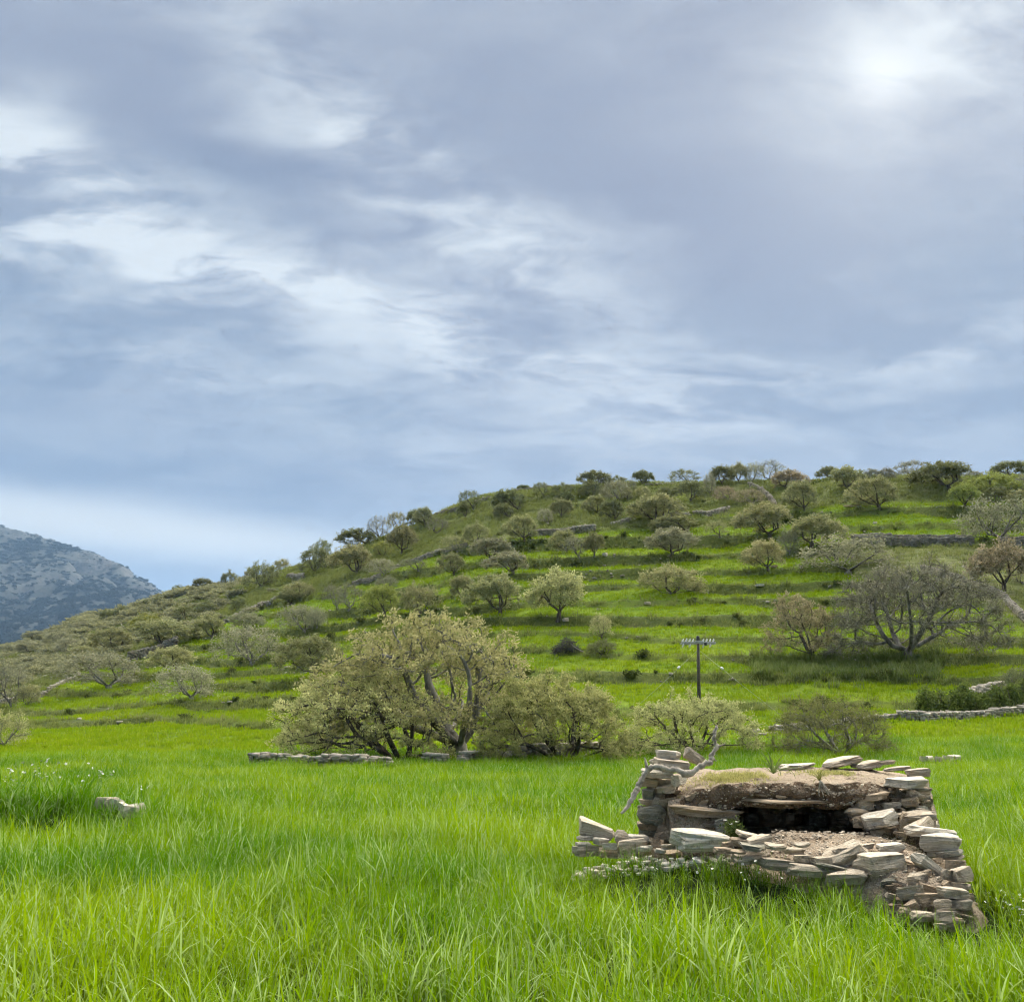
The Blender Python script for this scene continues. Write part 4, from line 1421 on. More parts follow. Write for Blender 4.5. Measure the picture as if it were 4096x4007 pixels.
SOIL_D = soil_material('roof_soil', (0.125, 0.085, 0.055), (0.26, 0.185, 0.12), (0.38, 0.30, 0.21), crust=(0.43, 0.345, 0.25))
SOIL_P = soil_material('dry_earth', (0.32, 0.24, 0.165), (0.48, 0.385, 0.28), (0.62, 0.54, 0.43))

ruin = empty('stone_ruin', (RUIN_C[0], RUIN_C[1] + 0.8, land1(RUIN_C[0], RUIN_C[1] + 0.8)))
tag(ruin, 'collapsed dry stone shelter with earth roof and a dark low opening in the grass', 'ruin')
RI = Vector(ruin.location)


def sweep(name, mat, x0, x1, prof, nx=90, amp=0.02, seed=0, sub=5, freq=6.0, fan=0.0):
    """closed earth body: profile (y, z) corners given for each x"""
    xs = np.linspace(x0, x1, nx)
    rows = []
    for x in xs:
        p = np.array(prof(x), float)
        pts = []
        for a, b, in zip(p, np.roll(p, -1, 0)):
            m = max(2, int(np.linalg.norm(b - a) / 0.045))
            pts.append((a, b, m))
        rows.append(pts)
    ms = [max(r[i][2] for r in rows) for i in range(len(rows[0]))]
    V = []
    for x, pts in zip(xs, rows):
        for (a, b, _), m in zip(pts, ms):
            for s in range(m):
                q = a + (b - a) * s / m
                V.append((x, q[0], q[1]))
    V = np.array(V)
    n = sum(ms)
    i = np.arange(nx - 1)[:, None] * n
    j = np.arange(n)[None]
    j2 = (j + 1) % n
    F = np.stack([i + j, i + n + j, i + n + j2, i + j2], -1).reshape(-1, 4)
    d1 = fbm(V[:, 0] * freq + V[:, 1] * 2, V[:, 2] * freq + V[:, 1] * freq * 0.7, seed, 4)
    d2 = fbm(V[:, 0] * freq - V[:, 2] * 3, V[:, 1] * freq + V[:, 2] * freq, seed + 9, 4)
    V[:, 1] += amp * 2.0 * d1
    V[:, 2] += amp * 1.4 * d2
    V[:, 0] += amp * 1.0 * d2 * (np.abs(V[:, 0] - x0) < 0.02) + amp * d1 * (np.abs(V[:, 0] - x1) < 0.02)
    V[:, 0] += fan * np.maximum(V[:, 1] - 10.4, 0) * np.clip((V[:, 0] - 2.0) / 2.1, 0, 1)
    b = len(V)
    c0, c1 = V[:n].mean(0), V[-n:].mean(0)
    V = np.concatenate([V, [c0, c1]])
    T3 = [(b, (q + 1) % n, q) for q in range(n)] + [(b + 1, b - n + q, b - n + (q + 1) % n) for q in range(n)]
    me = mesh_np(name, V - np.array(RI), [F, np.array(T3)], smooth=True)
    return mobj(name, me, mat, ruin)


def lerp(x, xs, ys):
    return float(np.interp(x, xs, ys))


def roof_prof(x):
    top = lerp(x, [1.70, 1.90, 2.15, 2.6, 3.3, 3.7, 4.1], [0.84, 1.00, 1.06, 1.08, 1.08, 1.07, 0.98])
    zb = lerp(x, [1.70, 2.05, 2.3, 4.1], [0.62, 0.74, 0.84, 0.84])
    yf = lerp(x, [1.70, 2.2, 3.6, 4.1], [10.66, 10.44, 10.36, 10.48])
    return [(yf + 0.10, zb), (yf, (zb + top) / 2 + 0.03), (yf + 0.06, top), (yf + 0.8, top + 0.06), (yf + 1.75, top + 0.08), (yf + 1.80, zb)]


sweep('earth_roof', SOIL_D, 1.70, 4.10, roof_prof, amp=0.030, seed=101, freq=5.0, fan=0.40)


def slope_prof(x):        # earth sliding down over the left pier
    zt = lerp(x, [1.62, 1.9, 2.3], [0.86, 0.98, 0.90])
    return [(10.52, 0.35), (10.56, lerp(x, [1.62, 2.3], [0.66, 0.60])), (10.70, zt), (11.2, zt), (11.2, 0.35)]


sweep('earth_fill', SOIL_P, 1.62, 2.24, slope_prof, nx=30, amp=0.022, seed=111)
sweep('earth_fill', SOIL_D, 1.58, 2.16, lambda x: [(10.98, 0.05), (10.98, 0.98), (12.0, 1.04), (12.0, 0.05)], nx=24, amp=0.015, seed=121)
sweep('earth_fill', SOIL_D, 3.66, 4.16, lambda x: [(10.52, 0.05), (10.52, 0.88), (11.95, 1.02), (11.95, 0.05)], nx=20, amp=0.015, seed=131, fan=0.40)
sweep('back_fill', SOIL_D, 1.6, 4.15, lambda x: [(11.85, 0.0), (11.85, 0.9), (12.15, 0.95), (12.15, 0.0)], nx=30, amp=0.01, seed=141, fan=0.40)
FX, FYv = [1.5, 1.9, 2.5, 3.0, 3.4, 3.75, 4.05], [9.85, 9.62, 9.20, 8.80, 8.45, 8.40, 8.8]


def plat_prof(x):
    yf = lerp(x, FX, FYv)
    zf = lerp(x, [1.5, 1.8, 2.0, 2.5, 3.0, 3.6, 4.02], [-0.05, 0.22, 0.28, 0.38, 0.40, 0.40, 0.12])
    zb = lerp(x, [1.5, 1.8, 2.0, 2.35, 2.6, 3.0, 3.5, 3.85, 4.02], [0.0, 0.25, 0.32, 0.50, 0.64, 0.63, 0.62, 0.55, 0.2])
    return [(yf + 0.04, -0.1), (yf + 0.12, zf * 0.6), (yf + 0.26, zf), (yf + 0.75, lerp(0.55, [0, 1], [zf, zb]) + 0.02), (10.12, zb), (10.34, zb - 0.10), (10.5, -0.1)]


sweep('earth_platform', SOIL_P, 1.5, 4.02, plat_prof, amp=0.022, seed=151, freq=5.0)

rs = random.Random(77)


def put_stone(px, py, w, h, rot, tone, Y, mesh=None, depth=None, name='stone'):
    s = Y / FPX
    W = w * s * 1.0
    D = depth if depth else min(max(W * rs.uniform(0.6, 0.95), 0.10), 0.5)
    Hh = max(h * s * 1.02 - D * 0.11, 0.5 * h * s) * (1.35 if px < 2760 and py > 3290 else 1.0)
    c = at(px, py, Y)
    o = bpy.data.objects.new(name, mesh or rs.choice(SLABS))
    o.location = Vector((c.x, c.y + D * 0.42, c.z)) - RI
    o.scale = (W * 1.06, D, Hh * 1.10)
    o.rotation_euler = (R(rs.uniform(-7, 7)), R(rot), R(rs.uniform(-9, 9)) + (math.pi if rs.random() < 0.5 and mesh is None else 0))
    if abs(o.rotation_euler[2]) > 2:
        o.rotation_euler[1] *= 1
    k = rs.uniform(0.88, 1.12)
    o.color = (*[v * k for v in TONES[tone]], 1)
    link(o, ruin)
    return o


def zoomed(ox, oy, f, items, Yfn, default_depth=None):
    for it in items:
        cx, cy, w, h, rot, tone = it[:6]
        dY = it[6] if len(it) > 6 else 0.0
        mesh = it[7] if len(it) > 7 else None
        px, py = ox + cx * f, oy + cy * f
        put_stone(px, py, w * f, h * f, rot, tone, Yfn(px, py) + dY, mesh, default_depth)


# left pier, big slab beside the opening, and the rubble row left of it
Z1 = [(1110, 165, 270, 120, 5, 0, .1), (1390, 190, 230, 130, 33, 1, .2), (1130, 275, 430, 140, 6, 1), (990, 380, 340, 120, 5, 0, -.12), (890, 468, 235, 105, 2, 2),
      (1220, 445, 165, 125, -12, 0, -.08), (1075, 462, 150, 45, 2, 1, .02), (1085, 545, 200, 115, -8, 1, -.03), (890, 600, 155, 130, 3, 3, .05), (1015, 635, 95, 60, 0, 2, .08),
      (870, 690, 135, 65, 0, 2), (965, 690, 80, 90, 32, 1), (1110, 692, 225, 110, -9, 2), (1250, 640, 110, 65, 0, 2), (1390, 692, 120, 110, -36, 4, -.08), (1535, 692, 200, 115, 5, 2, -.12),
      (1630, 640, 85, 65, 20, 2, -.1), (1500, 748, 115, 42, 10, 2, -.14), (1660, 738, 64, 54, 0, 2, -.14), (1715, 768, 74, 54, 0, 4, -.14), (1450, 620, 95, 40, 10, 2, -.1),
      (915, 832, 310, 215, 5, 3, -.08, ROUNDS[0]), (880, 940, 245, 55, 0, 2), (1065, 890, 120, 110, 0, 2), (1165, 905, 85, 150, -25, 2, -.06), (1120, 770, 120, 80, 0, 4, .1),
      (1540, 808, 780, 150, 5, 2, -.22), (1390, 915, 390, 190, 12, 2, -.10), (1690, 955, 140, 170, 12, 3, -.2), (915, 975, 270, 66, -3, 2), (880, 1040, 190, 85, -6, 3, .02),
      (1090, 990, 220, 90, -8, 2, -.05), (1050, 1065, 210, 80, -12, 2, -.1), (1145, 1050, 150, 80, -22, 2, -.14), (1560, 955, 150, 45, 6, 1, -.14), (1250, 700, 130, 60, 3, 2, -.02),
      (1495, 1130, 640, 240, 1, 0, -.85, WEDGES[1]),
      (310, 1015, 400, 175, 10, 1, -.35, WEDGES[0]), (240, 1085, 310, 70, 0, 0, -.4), (350, 1130, 170, 66, 5, 0, -.5), (585, 1088, 160, 110, 10, 1, -.4, ROUNDS[1]), (770, 1100, 230, 70, -6, 0, -.42),
      (705, 1165, 300, 95, -8, 1, -.55), (980, 1145, 140, 70, 6, 2, -.5), (150, 1165, 170, 46, 0, 0, -.5), (450, 1180, 160, 60, 0, 0, -.62), (830, 1210, 170, 50, 4, 0, -.7), (1100, 1190, 150, 50, 0, 1, -.75),
      (1010, 1230, 120, 40, 5, 0, -.8), (180, 1235, 280, 90, 2, 1, -.5), (420, 1250, 260, 95, -3, 2, -.52), (660, 1262, 280, 95, 3, 1, -.55), (900, 1275, 250, 95, -2, 2, -.6),
      (1130, 1285, 250, 95, 2, 2, -.65), (830, 1130, 150, 90, 0, 2, 0), (960, 1120, 160, 90, 0, 4, .02), (1120, 1130, 170, 90, 0, 2, 0)]
zoomed(2280, 2960, 0.3597, Z1, lambda px, py: 10.86 - 0.35 * (px - 2560) / 480)
# roof stones, lintel, front edge stones left of the middle
Z2 = [(1150, 278, 520, 105, -2, 0, 1.35), (950, 305, 140, 66, 8, 0, 1.15), (1700, 232, 620, 150, 9, 1, 1.35), (2060, 262, 360, 120, 7, 1, 1.3), (1760, 748, 200, 74, -3, 2, -.02),
      (1890, 880, 220, 140, 0, 1), (640, 650, 190, 50, 8, 4, -.02), (900, 672, 130, 44, -6, 2, -.05)]
zoomed(2850, 2980, 0.3083, Z2, lambda px, py: 10.42)
put_stone(2850 + 1080 * .3083, 2980 + 735 * .3083, 1620 * .3083, 92 * .3083, 1.6, 2, 10.30, SLABS[3], 0.5, 'lintel')
Z2f = [(530, 1195, 350, 100, -15, 1), (370, 1265, 240, 110, -5, 2, -.1), (640, 1245, 310, 120, -15, 1, -.15), (200, 1305, 130, 90, -10, 2, -.15), (560, 1335, 320, 90, 2, 3, -.3), (160, 1375, 230, 90, 2, 2, -.3),
       (350, 1390, 190, 50, -5, 2, -.35), (860, 1330, 260, 90, 6, 1, -.3), (1200, 1300, 200, 60, -4, 1, -.2)]
zoomed(2850, 2980, 0.3083, Z2f, lambda px, py: 9.75 - 0.35 * (px - 2900) / 250)
# right pier
Z3 = [(1080, 300, 280, 130, 6, 1, 1.0), (500, 185, 500, 90, 6, 1, 1.4), (800, 240, 320, 70, 8, 1, 1.2), (940, 432, 510, 145, 1, 0, -.1), (1080, 512, 230, 50, 0, 1), (720, 528, 120, 90, 0, 4), (870, 545, 230, 100, 0, 4, .1),
      (1010, 538, 130, 70, 10, 2), (520, 612, 360, 115, 9, 2, -.12), (830, 602, 240, 70, -3, 4, .04), (790, 648, 190, 70, -5, 4), (1060, 592, 250, 120, -20, 2, -.1), (285, 640, 130, 60, 0, 2, -.05),
      (550, 682, 290, 60, 2, 2), (360, 722, 230, 140, 10, 2, -.05), (840, 670, 120, 60, -22, 2, -.02), (990, 672, 250, 130, -12, 2, -.15), (1165, 682, 120, 80, 0, 2), (1180, 615, 90, 70, 0, 1, .05),
      (720, 727, 230, 95, 4, 1, -.1), (570, 770, 120, 130, 0, 4, -.03), (1090, 768, 290, 110, 3, 0, -.08), (1100, 790, 120, 75, 0, 1, -.2), (280, 812, 290, 130, 4, 2, -.1, ROUNDS[2]), (650, 802, 110, 60, -20, 2, -.1),
      (770, 802, 150, 60, 0, 2, -.06), (890, 805, 140, 56, -32, 2, -.12), (370, 902, 280, 140, -5, 2, -.15), (640, 912, 430, 230, -12, 0, -.42), (885, 985, 130, 320, 18, 2, -.35), (1085, 862, 410, 120, 6, 1, -.4),
      (1130, 1005, 390, 170, -20, 1, -.65), (280, 935, 130, 140, 0, 2, -.2), (830, 1082, 160, 50, -8, 2, -.6), (1290, 1085, 560, 160, 7, 0, -.85), (1400, 1200, 500, 220, 5, 0, -1.1),
      (1520, 1345, 320, 80, -9, 0, -1.15), (1530, 1405, 310, 60, -6, 1, -1.15), (250, 1285, 530, 95, 7, 1, -1.15), (725, 1268, 330, 110, 2, 0, -1.2), (960, 900, 180, 90, 10, 4, -.2), (1190, 930, 170, 80, 0, 2, -.2)]
zoomed(3350, 3000, 0.3083, Z3, lambda px, py: 10.40)
# front corner facing the viewer
Z4 = [(490, 330, 460, 200, 24, 1, .1), (880, 425, 450, 235, -5, 1), (430, 465, 500, 120, 12, 3, .12), (1340, 420, 310, 120, 36, 0, -.02), (1545, 512, 160, 100, -15, 1), (1690, 515, 190, 150, 6, 1),
      (1600, 412, 250, 120, -3, 2, .1), (1310, 512, 120, 90, -16, 2), (1220, 572, 180, 130, 9, 1), (1110, 462, 140, 56, 0, 2, .1), (1160, 692, 250, 140, 11, 1, -.05), (1320, 662, 200, 110, -20, 2),
      (1420, 602, 150, 70, 16, 2, .05), (1520, 612, 70, 70, 40, 2), (1690, 632, 170, 70, 2, 1), (1620, 712, 340, 130, 6, 1, -.08), (1680, 822, 200, 100, 3, 1), (1480, 822, 160, 110, 0, 1, -.06, ROUNDS[3]),
      (1330, 782, 240, 160, -5, 2), (1170, 832, 140, 90, -20, 2), (1150, 782, 110, 60, 0, 4, .1), (920, 592, 160, 70, 16, 3, .05), (980, 545, 210, 90, 0, 4, .15), (1540, 902, 250, 90, 0, 1, .02),
      (1510, 955, 230, 120, 3, 1, -.05), (1280, 945, 190, 100, 0, 1, -.02), (1450, 1035, 110, 60, 0, 1, -.1), (700, 560, 240, 90, 4, 4, .15), (1600, 1000, 200, 90, 0, 2, .05), (1130, 900, 160, 90, 0, 2, .05),
      (230, 380, 230, 110, 6, 1, .05), (60, 350, 200, 90, -3, 1, .05), (1730, 740, 120, 80, 0, 2, .2), (1740, 880, 110, 90, 0, 2, .2)]
zoomed(3200, 3300, 0.3905, Z4, lambda px, py: 8.92 - 0.80 * (py - 3400) / 300 + 0.55 * (3850 - px) / 1000)
for px, py, w, h, rot, tone in ((3010, 3436, 120, 40, -6, 1), (3120, 3462, 150, 48, 4, 1), (3250, 3486, 160, 52, 5, 1), (3400, 3515, 160, 56, 10, 1), (3180, 3405, 90, 26, 2, 1)):
    put_stone(px, py, w, h, rot, tone, 8.98 - 0.80 * (py - 3400) / 300 + 0.55 * (3850 - px) / 1000)
# small stones wedged between the large ones
for (ax, bx, ay, by, n, Yf) in ((3470, 3725, 3150, 3330, 60, lambda px, py: 10.46 - 0.5 * max(0, (py - 3280) / 60)), (3560, 3880, 3440, 3700, 80, lambda px, py: 9.0 - 0.80 * (py - 3400) / 300 + 0.55 * (3850 - px) / 1000),
                                (2570, 2720, 3080, 3360, 45, lambda px, py: 10.92), (2740, 2900, 3180, 3240, 20, lambda px, py: 10.60), (3000, 3560, 3440, 3500, 16, lambda px, py: 9.05 - 0.80 * (py - 3400) / 300 + 0.55 * (3850 - px) / 1000)):
    for _ in range(n):
        px, py = rs.uniform(ax, bx), rs.uniform(ay, by)
        w = rs.uniform(20, 52)
        put_stone(px, py, w, w * rs.uniform(0.3, 0.65), rs.uniform(-18, 18), rs.choice((1, 2, 2, 4)), Yf(px, py))
# the back wall inside the opening and the outer right side, built in courses
for row in range(5):
    x = 2.25 + rs.uniform(-0.1, 0)
    while x < 3.7:
        w = rs.uniform(0.13, 0.34)
        o = bpy.data.objects.new('stone', rs.choice(SLABS))
        o.location = Vector((x + w / 2, 11.70 + rs.uniform(-0.03, 0.03), 0.22 + row * 0.135)) - RI
        o.scale = (w * 1.05, 0.3, 0.15)
        o.rotation_euler = (0, R(rs.uniform(-6, 6)), R(rs.uniform(-5, 5)))
        o.color = (*TONES[rs.choice((2, 3, 4))], 1)
        link(o, ruin)
        x += w
for row in range(8):
    y = 10.6
    while y < 12.1:
        w = rs.uniform(0.18, 0.4)
        o = bpy.data.objects.new('stone', rs.choice(SLABS))
        o.location = Vector((4.24 - 0.02 * row + 0.40 * (y + w / 2 - 10.4), y + w / 2, 0.10 + row * 0.125)) - RI
        o.scale = (0.30, w * 1.05, 0.145)
        o.rotation_euler = (R(rs.uniform(-5, 5)), 0, R(rs.uniform(-6, 6)) - 0.38)
        o.color = (*TONES[rs.choice((1, 2, 2))], 1)
        link(o, ruin)
        y += w


def chips(name, n, fn, s0, s1, tone, seed):
    """small broken chips lying on the earth: too many to pick apart"""
    r = np.random.default_rng(seed)
    V, F, b = [], [], 0
    for i in range(n):
        c = fn(r)
        if c is None:
            continue
        v, f = CRUDE[i % len(CRUDE)]
        s = r.uniform(s0, s1) ** 1.0
        w = (v * (s * r.uniform(0.8, 1.7), s, s * r.uniform(0.3, 0.6))) @ (rot_z(r.uniform(0, 6)) @ rot_y(r.normal(0, .25)) @ rot_x(r.normal(0, .25))).T + np.array(c) - np.array(RI)
        V.append(w)
        F.append(f + b)
        b += len(v)
    me = mesh_np(name, np.concatenate(V), np.concatenate(F))
    me.materials.append(STONE)
    o = mobj(name, me, None, ruin)
    o.color = (*TONES[tone], 1)
    tag(o, kind='stuff')


def on_platform(r):
    x = r.uniform(1.6, 3.95)
    yf = lerp(x, FX, FYv)
    y = r.uniform(yf + 0.2, 10.2)
    p = plat_prof(x)
    return (x, y, lerp(y, [p[2][0], p[3][0], p[4][0]], [p[2][1], p[3][1], p[4][1]]) + 0.008)


def on_rubble(r):
    x = r.uniform(0.6, 2.1)
    y = r.uniform(10.05, 10.4) - 0.25 * (x - 0.6)
    return (x, y, land1(x, y) + 0.05 + 0.10 * r.uniform())


def on_roof_face(r):
    x = r.uniform(1.9, 3.75)
    p = roof_prof(x)
    q = r.uniform()
    return (x, lerp(q, [0, 1], [p[0][0] - 0.06, p[2][0]]) - 0.03, lerp(q, [0, 1], [p[0][1] + 0.02, p[2][1]]))


chips('stone_chips', 900, on_platform, 0.010, 0.036, 1, 1)
chips('rubble_chips', 150, on_rubble, 0.025, 0.09, 0, 2)
chips('soil_pebbles', 260, on_roof_face, 0.010, 0.032, 1, 3)


# moss and short turf on the roof
def turf(name, x0, x1, y0, y1, n, seed):
    r = np.random.default_rng(seed)
    x = r.normal((x0 + x1) / 2, (x1 - x0) / 4.2, n)
    y = r.normal((y0 + y1) / 2, (y1 - y0) / 4.2, n)
    z = np.array([lerp(b, [roof_prof(a)[2][0], roof_prof(a)[3][0], roof_prof(a)[4][0]], [roof_prof(a)[2][1], roof_prof(a)[3][1], roof_prof(a)[4][1]]) for a, b in zip(x, y)])
    c = np.stack([x, y, z + 0.004], 1) - np.array(RI)
    V, F, t = leaves(c, 6, 0.034, r, 0.010, 1.3, 0.22)
    me = mesh_np(name, V, F)
    vattr(me, 'tone', t)
    me.materials.append(LEAF)
    o = mobj(name, me, None, ruin)
    o.color = (0.40, 0.385, 0.150, 1)
    tag(o, kind='stuff')


turf('moss', 1.98, 2.75, 10.55, 11.3, 850, 5)
turf('moss', 3.15, 4.0, 10.9, 11.5, 350, 6)


# ------------------------------------------------------------------ grass
def grass_material(name, young, old, tipc, trans=0.45, gloss=0.025):
    m, k = new_mat(name)
    pos = k.n('ShaderNodeNewGeometry').outputs['Position']
    hgt = k.n('ShaderNodeAttribute', dict(attribute_name='along')).outputs['Fac']
    tone = k.n('ShaderNodeAttribute', dict(attribute_name='tone')).outputs['Fac']
    tint = k.n('ShaderNodeAttribute', dict(attribute_name='tint', attribute_type='INSTANCER')).outputs['Fac']
    c = k.mix(k.m('ADD', k.m('MULTIPLY', tint, 0.75), k.m('MULTIPLY', k.m('SUBTRACT', tone, 0.5), 0.5), clamp=True), old, young)
    c = k.mix(k.ramp(tone, 0.78, 0.98, 0, 0.60), c, tipc)
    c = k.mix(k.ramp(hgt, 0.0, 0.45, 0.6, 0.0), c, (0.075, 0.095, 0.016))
    d = k.n('ShaderNodeBsdfDiffuse', Color=c)
    t = k.n('ShaderNodeBsdfTranslucent', Color=c)
    g = k.n('ShaderNodeBsdfGlossy', Color=(1, 1, 1), Roughness=0.5)
    s = k.n('ShaderNodeMixShader', _0=trans, _1=d, _2=t)
    fr = k.n('ShaderNodeFresnel', IOR=1.4)
    s = k.n('ShaderNodeMixShader', _0=k.m('MULTIPLY', fr, gloss), _1=s, _2=g)
    k.n('ShaderNodeOutputMaterial', Surface=s)
    return m


def clump(name, seed, n, rad, h0, h1, w, segs, bend, mat, lean=0.0, pale=0.0):
    r = np.random.default_rng(seed)
    a = r.uniform(0, 2 * np.pi, n)
    q = rad * np.sqrt(r.uniform(0, 1, n))
    bx, by = q * np.cos(a), q * np.sin(a)
    L = r.uniform(h0, h1, n)
    dirn = r.uniform(0, 2 * np.pi, n)
    dx, dy = np.cos(dirn), np.sin(dirn)
    curl = bend * r.uniform(0.15, 1.0, n) ** 1.6
    til = r.uniform(0.0, 0.28, n)
    tw = r.uniform(0, 2 * np.pi, n)
    V, F, al = [], [], []
    x, y, z = bx.copy(), by.copy(), np.full(n, -0.03)
    rows = []
    for s in range(segs + 1):
        f = s / segs
        ang = til + curl * f ** 1.7
        if s:
            st = L / segs
            x = x + dx * np.sin(ang) * st + lean * st * f
            y = y + dy * np.sin(ang) * st
            z = z + np.cos(ang) * st
        ww = w * r.uniform(0.85, 1.15, n) * (0.55 + 1.35 * f - 1.85 * f ** 2.2)
        ww = np.maximum(ww, 0.0006)
        # blade lies across its bending direction, twisting slightly
        ta = 0.5 * np.sin(tw + f * 2.0)
        sx, sy = -dy * np.cos(ta) + dx * np.sin(ta), dx * np.cos(ta) + dy * np.sin(ta)
        rows.append((np.stack([x - sx * ww, y - sy * ww, z], 1), np.stack([x + sx * ww, y + sy * ww, z], 1)))
        al.append(np.full(n, f))
    V = np.stack([p for pr in rows for p in pr], 1)              # n, 2*(segs+1), 3
    m = 2 * (segs + 1)
    i = np.arange(n)[:, None] * m
    F = np.concatenate([i + np.array([[2 * s, 2 * s + 1, 2 * s + 3, 2 * s + 2]]) for s in range(segs)])
    me = mesh_np(name, V.reshape(-1, 3), F, smooth=True)
    al = np.stack([v for v in al for _ in (0, 1)], 1)
    vattr(me, 'along', al.ravel())
    vattr(me, 'tone', np.repeat(np.clip(r.uniform(0, 1, n) + pale, 0, 1), m))
    me.materials.append(mat)
    return bpy.data.objects.new(name, me)


def scatter(name, label, cat, pts, scl, rot, idx, tint, templates, tilt=None):
    """one object of instanced tufts; points carry their own scale, turn, kind and tint"""
    me = bpy.data.meshes.new(name)
    me.vertices.add(len(pts))
    me.vertices.foreach_set('co', np.asarray(pts, np.float32).ravel())
    rv = np.zeros((len(pts), 3))
    rv[:, 2] = rot
    if tilt is not None:
        rv[:, :2] = tilt
    sc = np.asarray(scl, float)
    if sc.ndim == 1:
        sc = np.repeat(sc[:, None], 3, 1)
    vattr(me, 'scl', sc, 'FLOAT_VECTOR')
    vattr(me, 'rot', rv, 'FLOAT_VECTOR')
    vattr(me, 'idx', idx, 'INT')
    vattr(me, 'tint', tint)
    o = link(bpy.data.objects.new(name, me))
    src = bpy.data.collections.new(name + '_kinds')
    for q, t in enumerate(templates):
        t.name = '%s_%02d' % (name + '_kind', q)
        src.objects.link(t)
    ng = bpy.data.node_groups.new(name + '_nodes', 'GeometryNodeTree')
    ng.interface.new_socket('Geometry', in_out='INPUT', socket_type='NodeSocketGeometry')
    ng.interface.new_socket('Geometry', in_out='OUTPUT', socket_type='NodeSocketGeometry')
    nd, ln = ng.nodes, ng.links
    gi, go = nd.new('NodeGroupInput'), nd.new('NodeGroupOutput')
    ci = nd.new('GeometryNodeCollectionInfo')
    ci.inputs['Collection'].default_value = src
    ci.inputs['Separate Children'].default_value = True
    ci.inputs['Reset Children'].default_value = True
    ip = nd.new('GeometryNodeInstanceOnPoints')
    ip.inputs['Pick Instance'].default_value = True

    def attr(n, t):
        a = nd.new('GeometryNodeInputNamedAttribute')
        a.data_type = t
        a.inputs['Name'].default_value = n
        return a.outputs[0]
    ln.new(gi.outputs[0], ip.inputs['Points'])
    ln.new(ci.outputs[0], ip.inputs['Instance'])
    ln.new(attr('idx', 'INT'), ip.inputs['Instance Index'])
    e2r = nd.new('FunctionNodeEulerToRotation')
    ln.new(attr('rot', 'FLOAT_VECTOR'), e2r.inputs[0])
    ln.new(e2r.outputs[0], ip.inputs['Rotation'])
    ln.new(attr('scl', 'FLOAT_VECTOR'), ip.inputs['Scale'])
    ln.new(ip.outputs[0], go.inputs[0])
    md = o.modifiers.new('scatter', 'NODES')
    md.node_group = ng
    tag(o, label, cat, kind='stuff')
    return o


# outline of the ruin on the ground, kept clear of grass
RUIN_POLY = np.array([(0.5, 10.36), (1.3, 10.12), (1.8, 9.82), (2.4, 9.45), (2.95, 8.90), (3.5, 8.34), (4.0, 8.45), (4.05, 9.3), (4.75, 10.2), (4.85, 12.2), (1.35, 12.5), (1.15, 11.2), (0.5, 10.75)])


def in_poly(x, y, P):
    c = np.zeros(len(x), bool)
    j = len(P) - 1
    for i in range(len(P)):
        xi, yi, xj, yj = *P[i], *P[j]
        c ^= ((yi > y) != (yj > y)) & (x < (xj - xi) * (y - yi) / (yj - yi + 1e-12) + xi)
        j = i
    return c


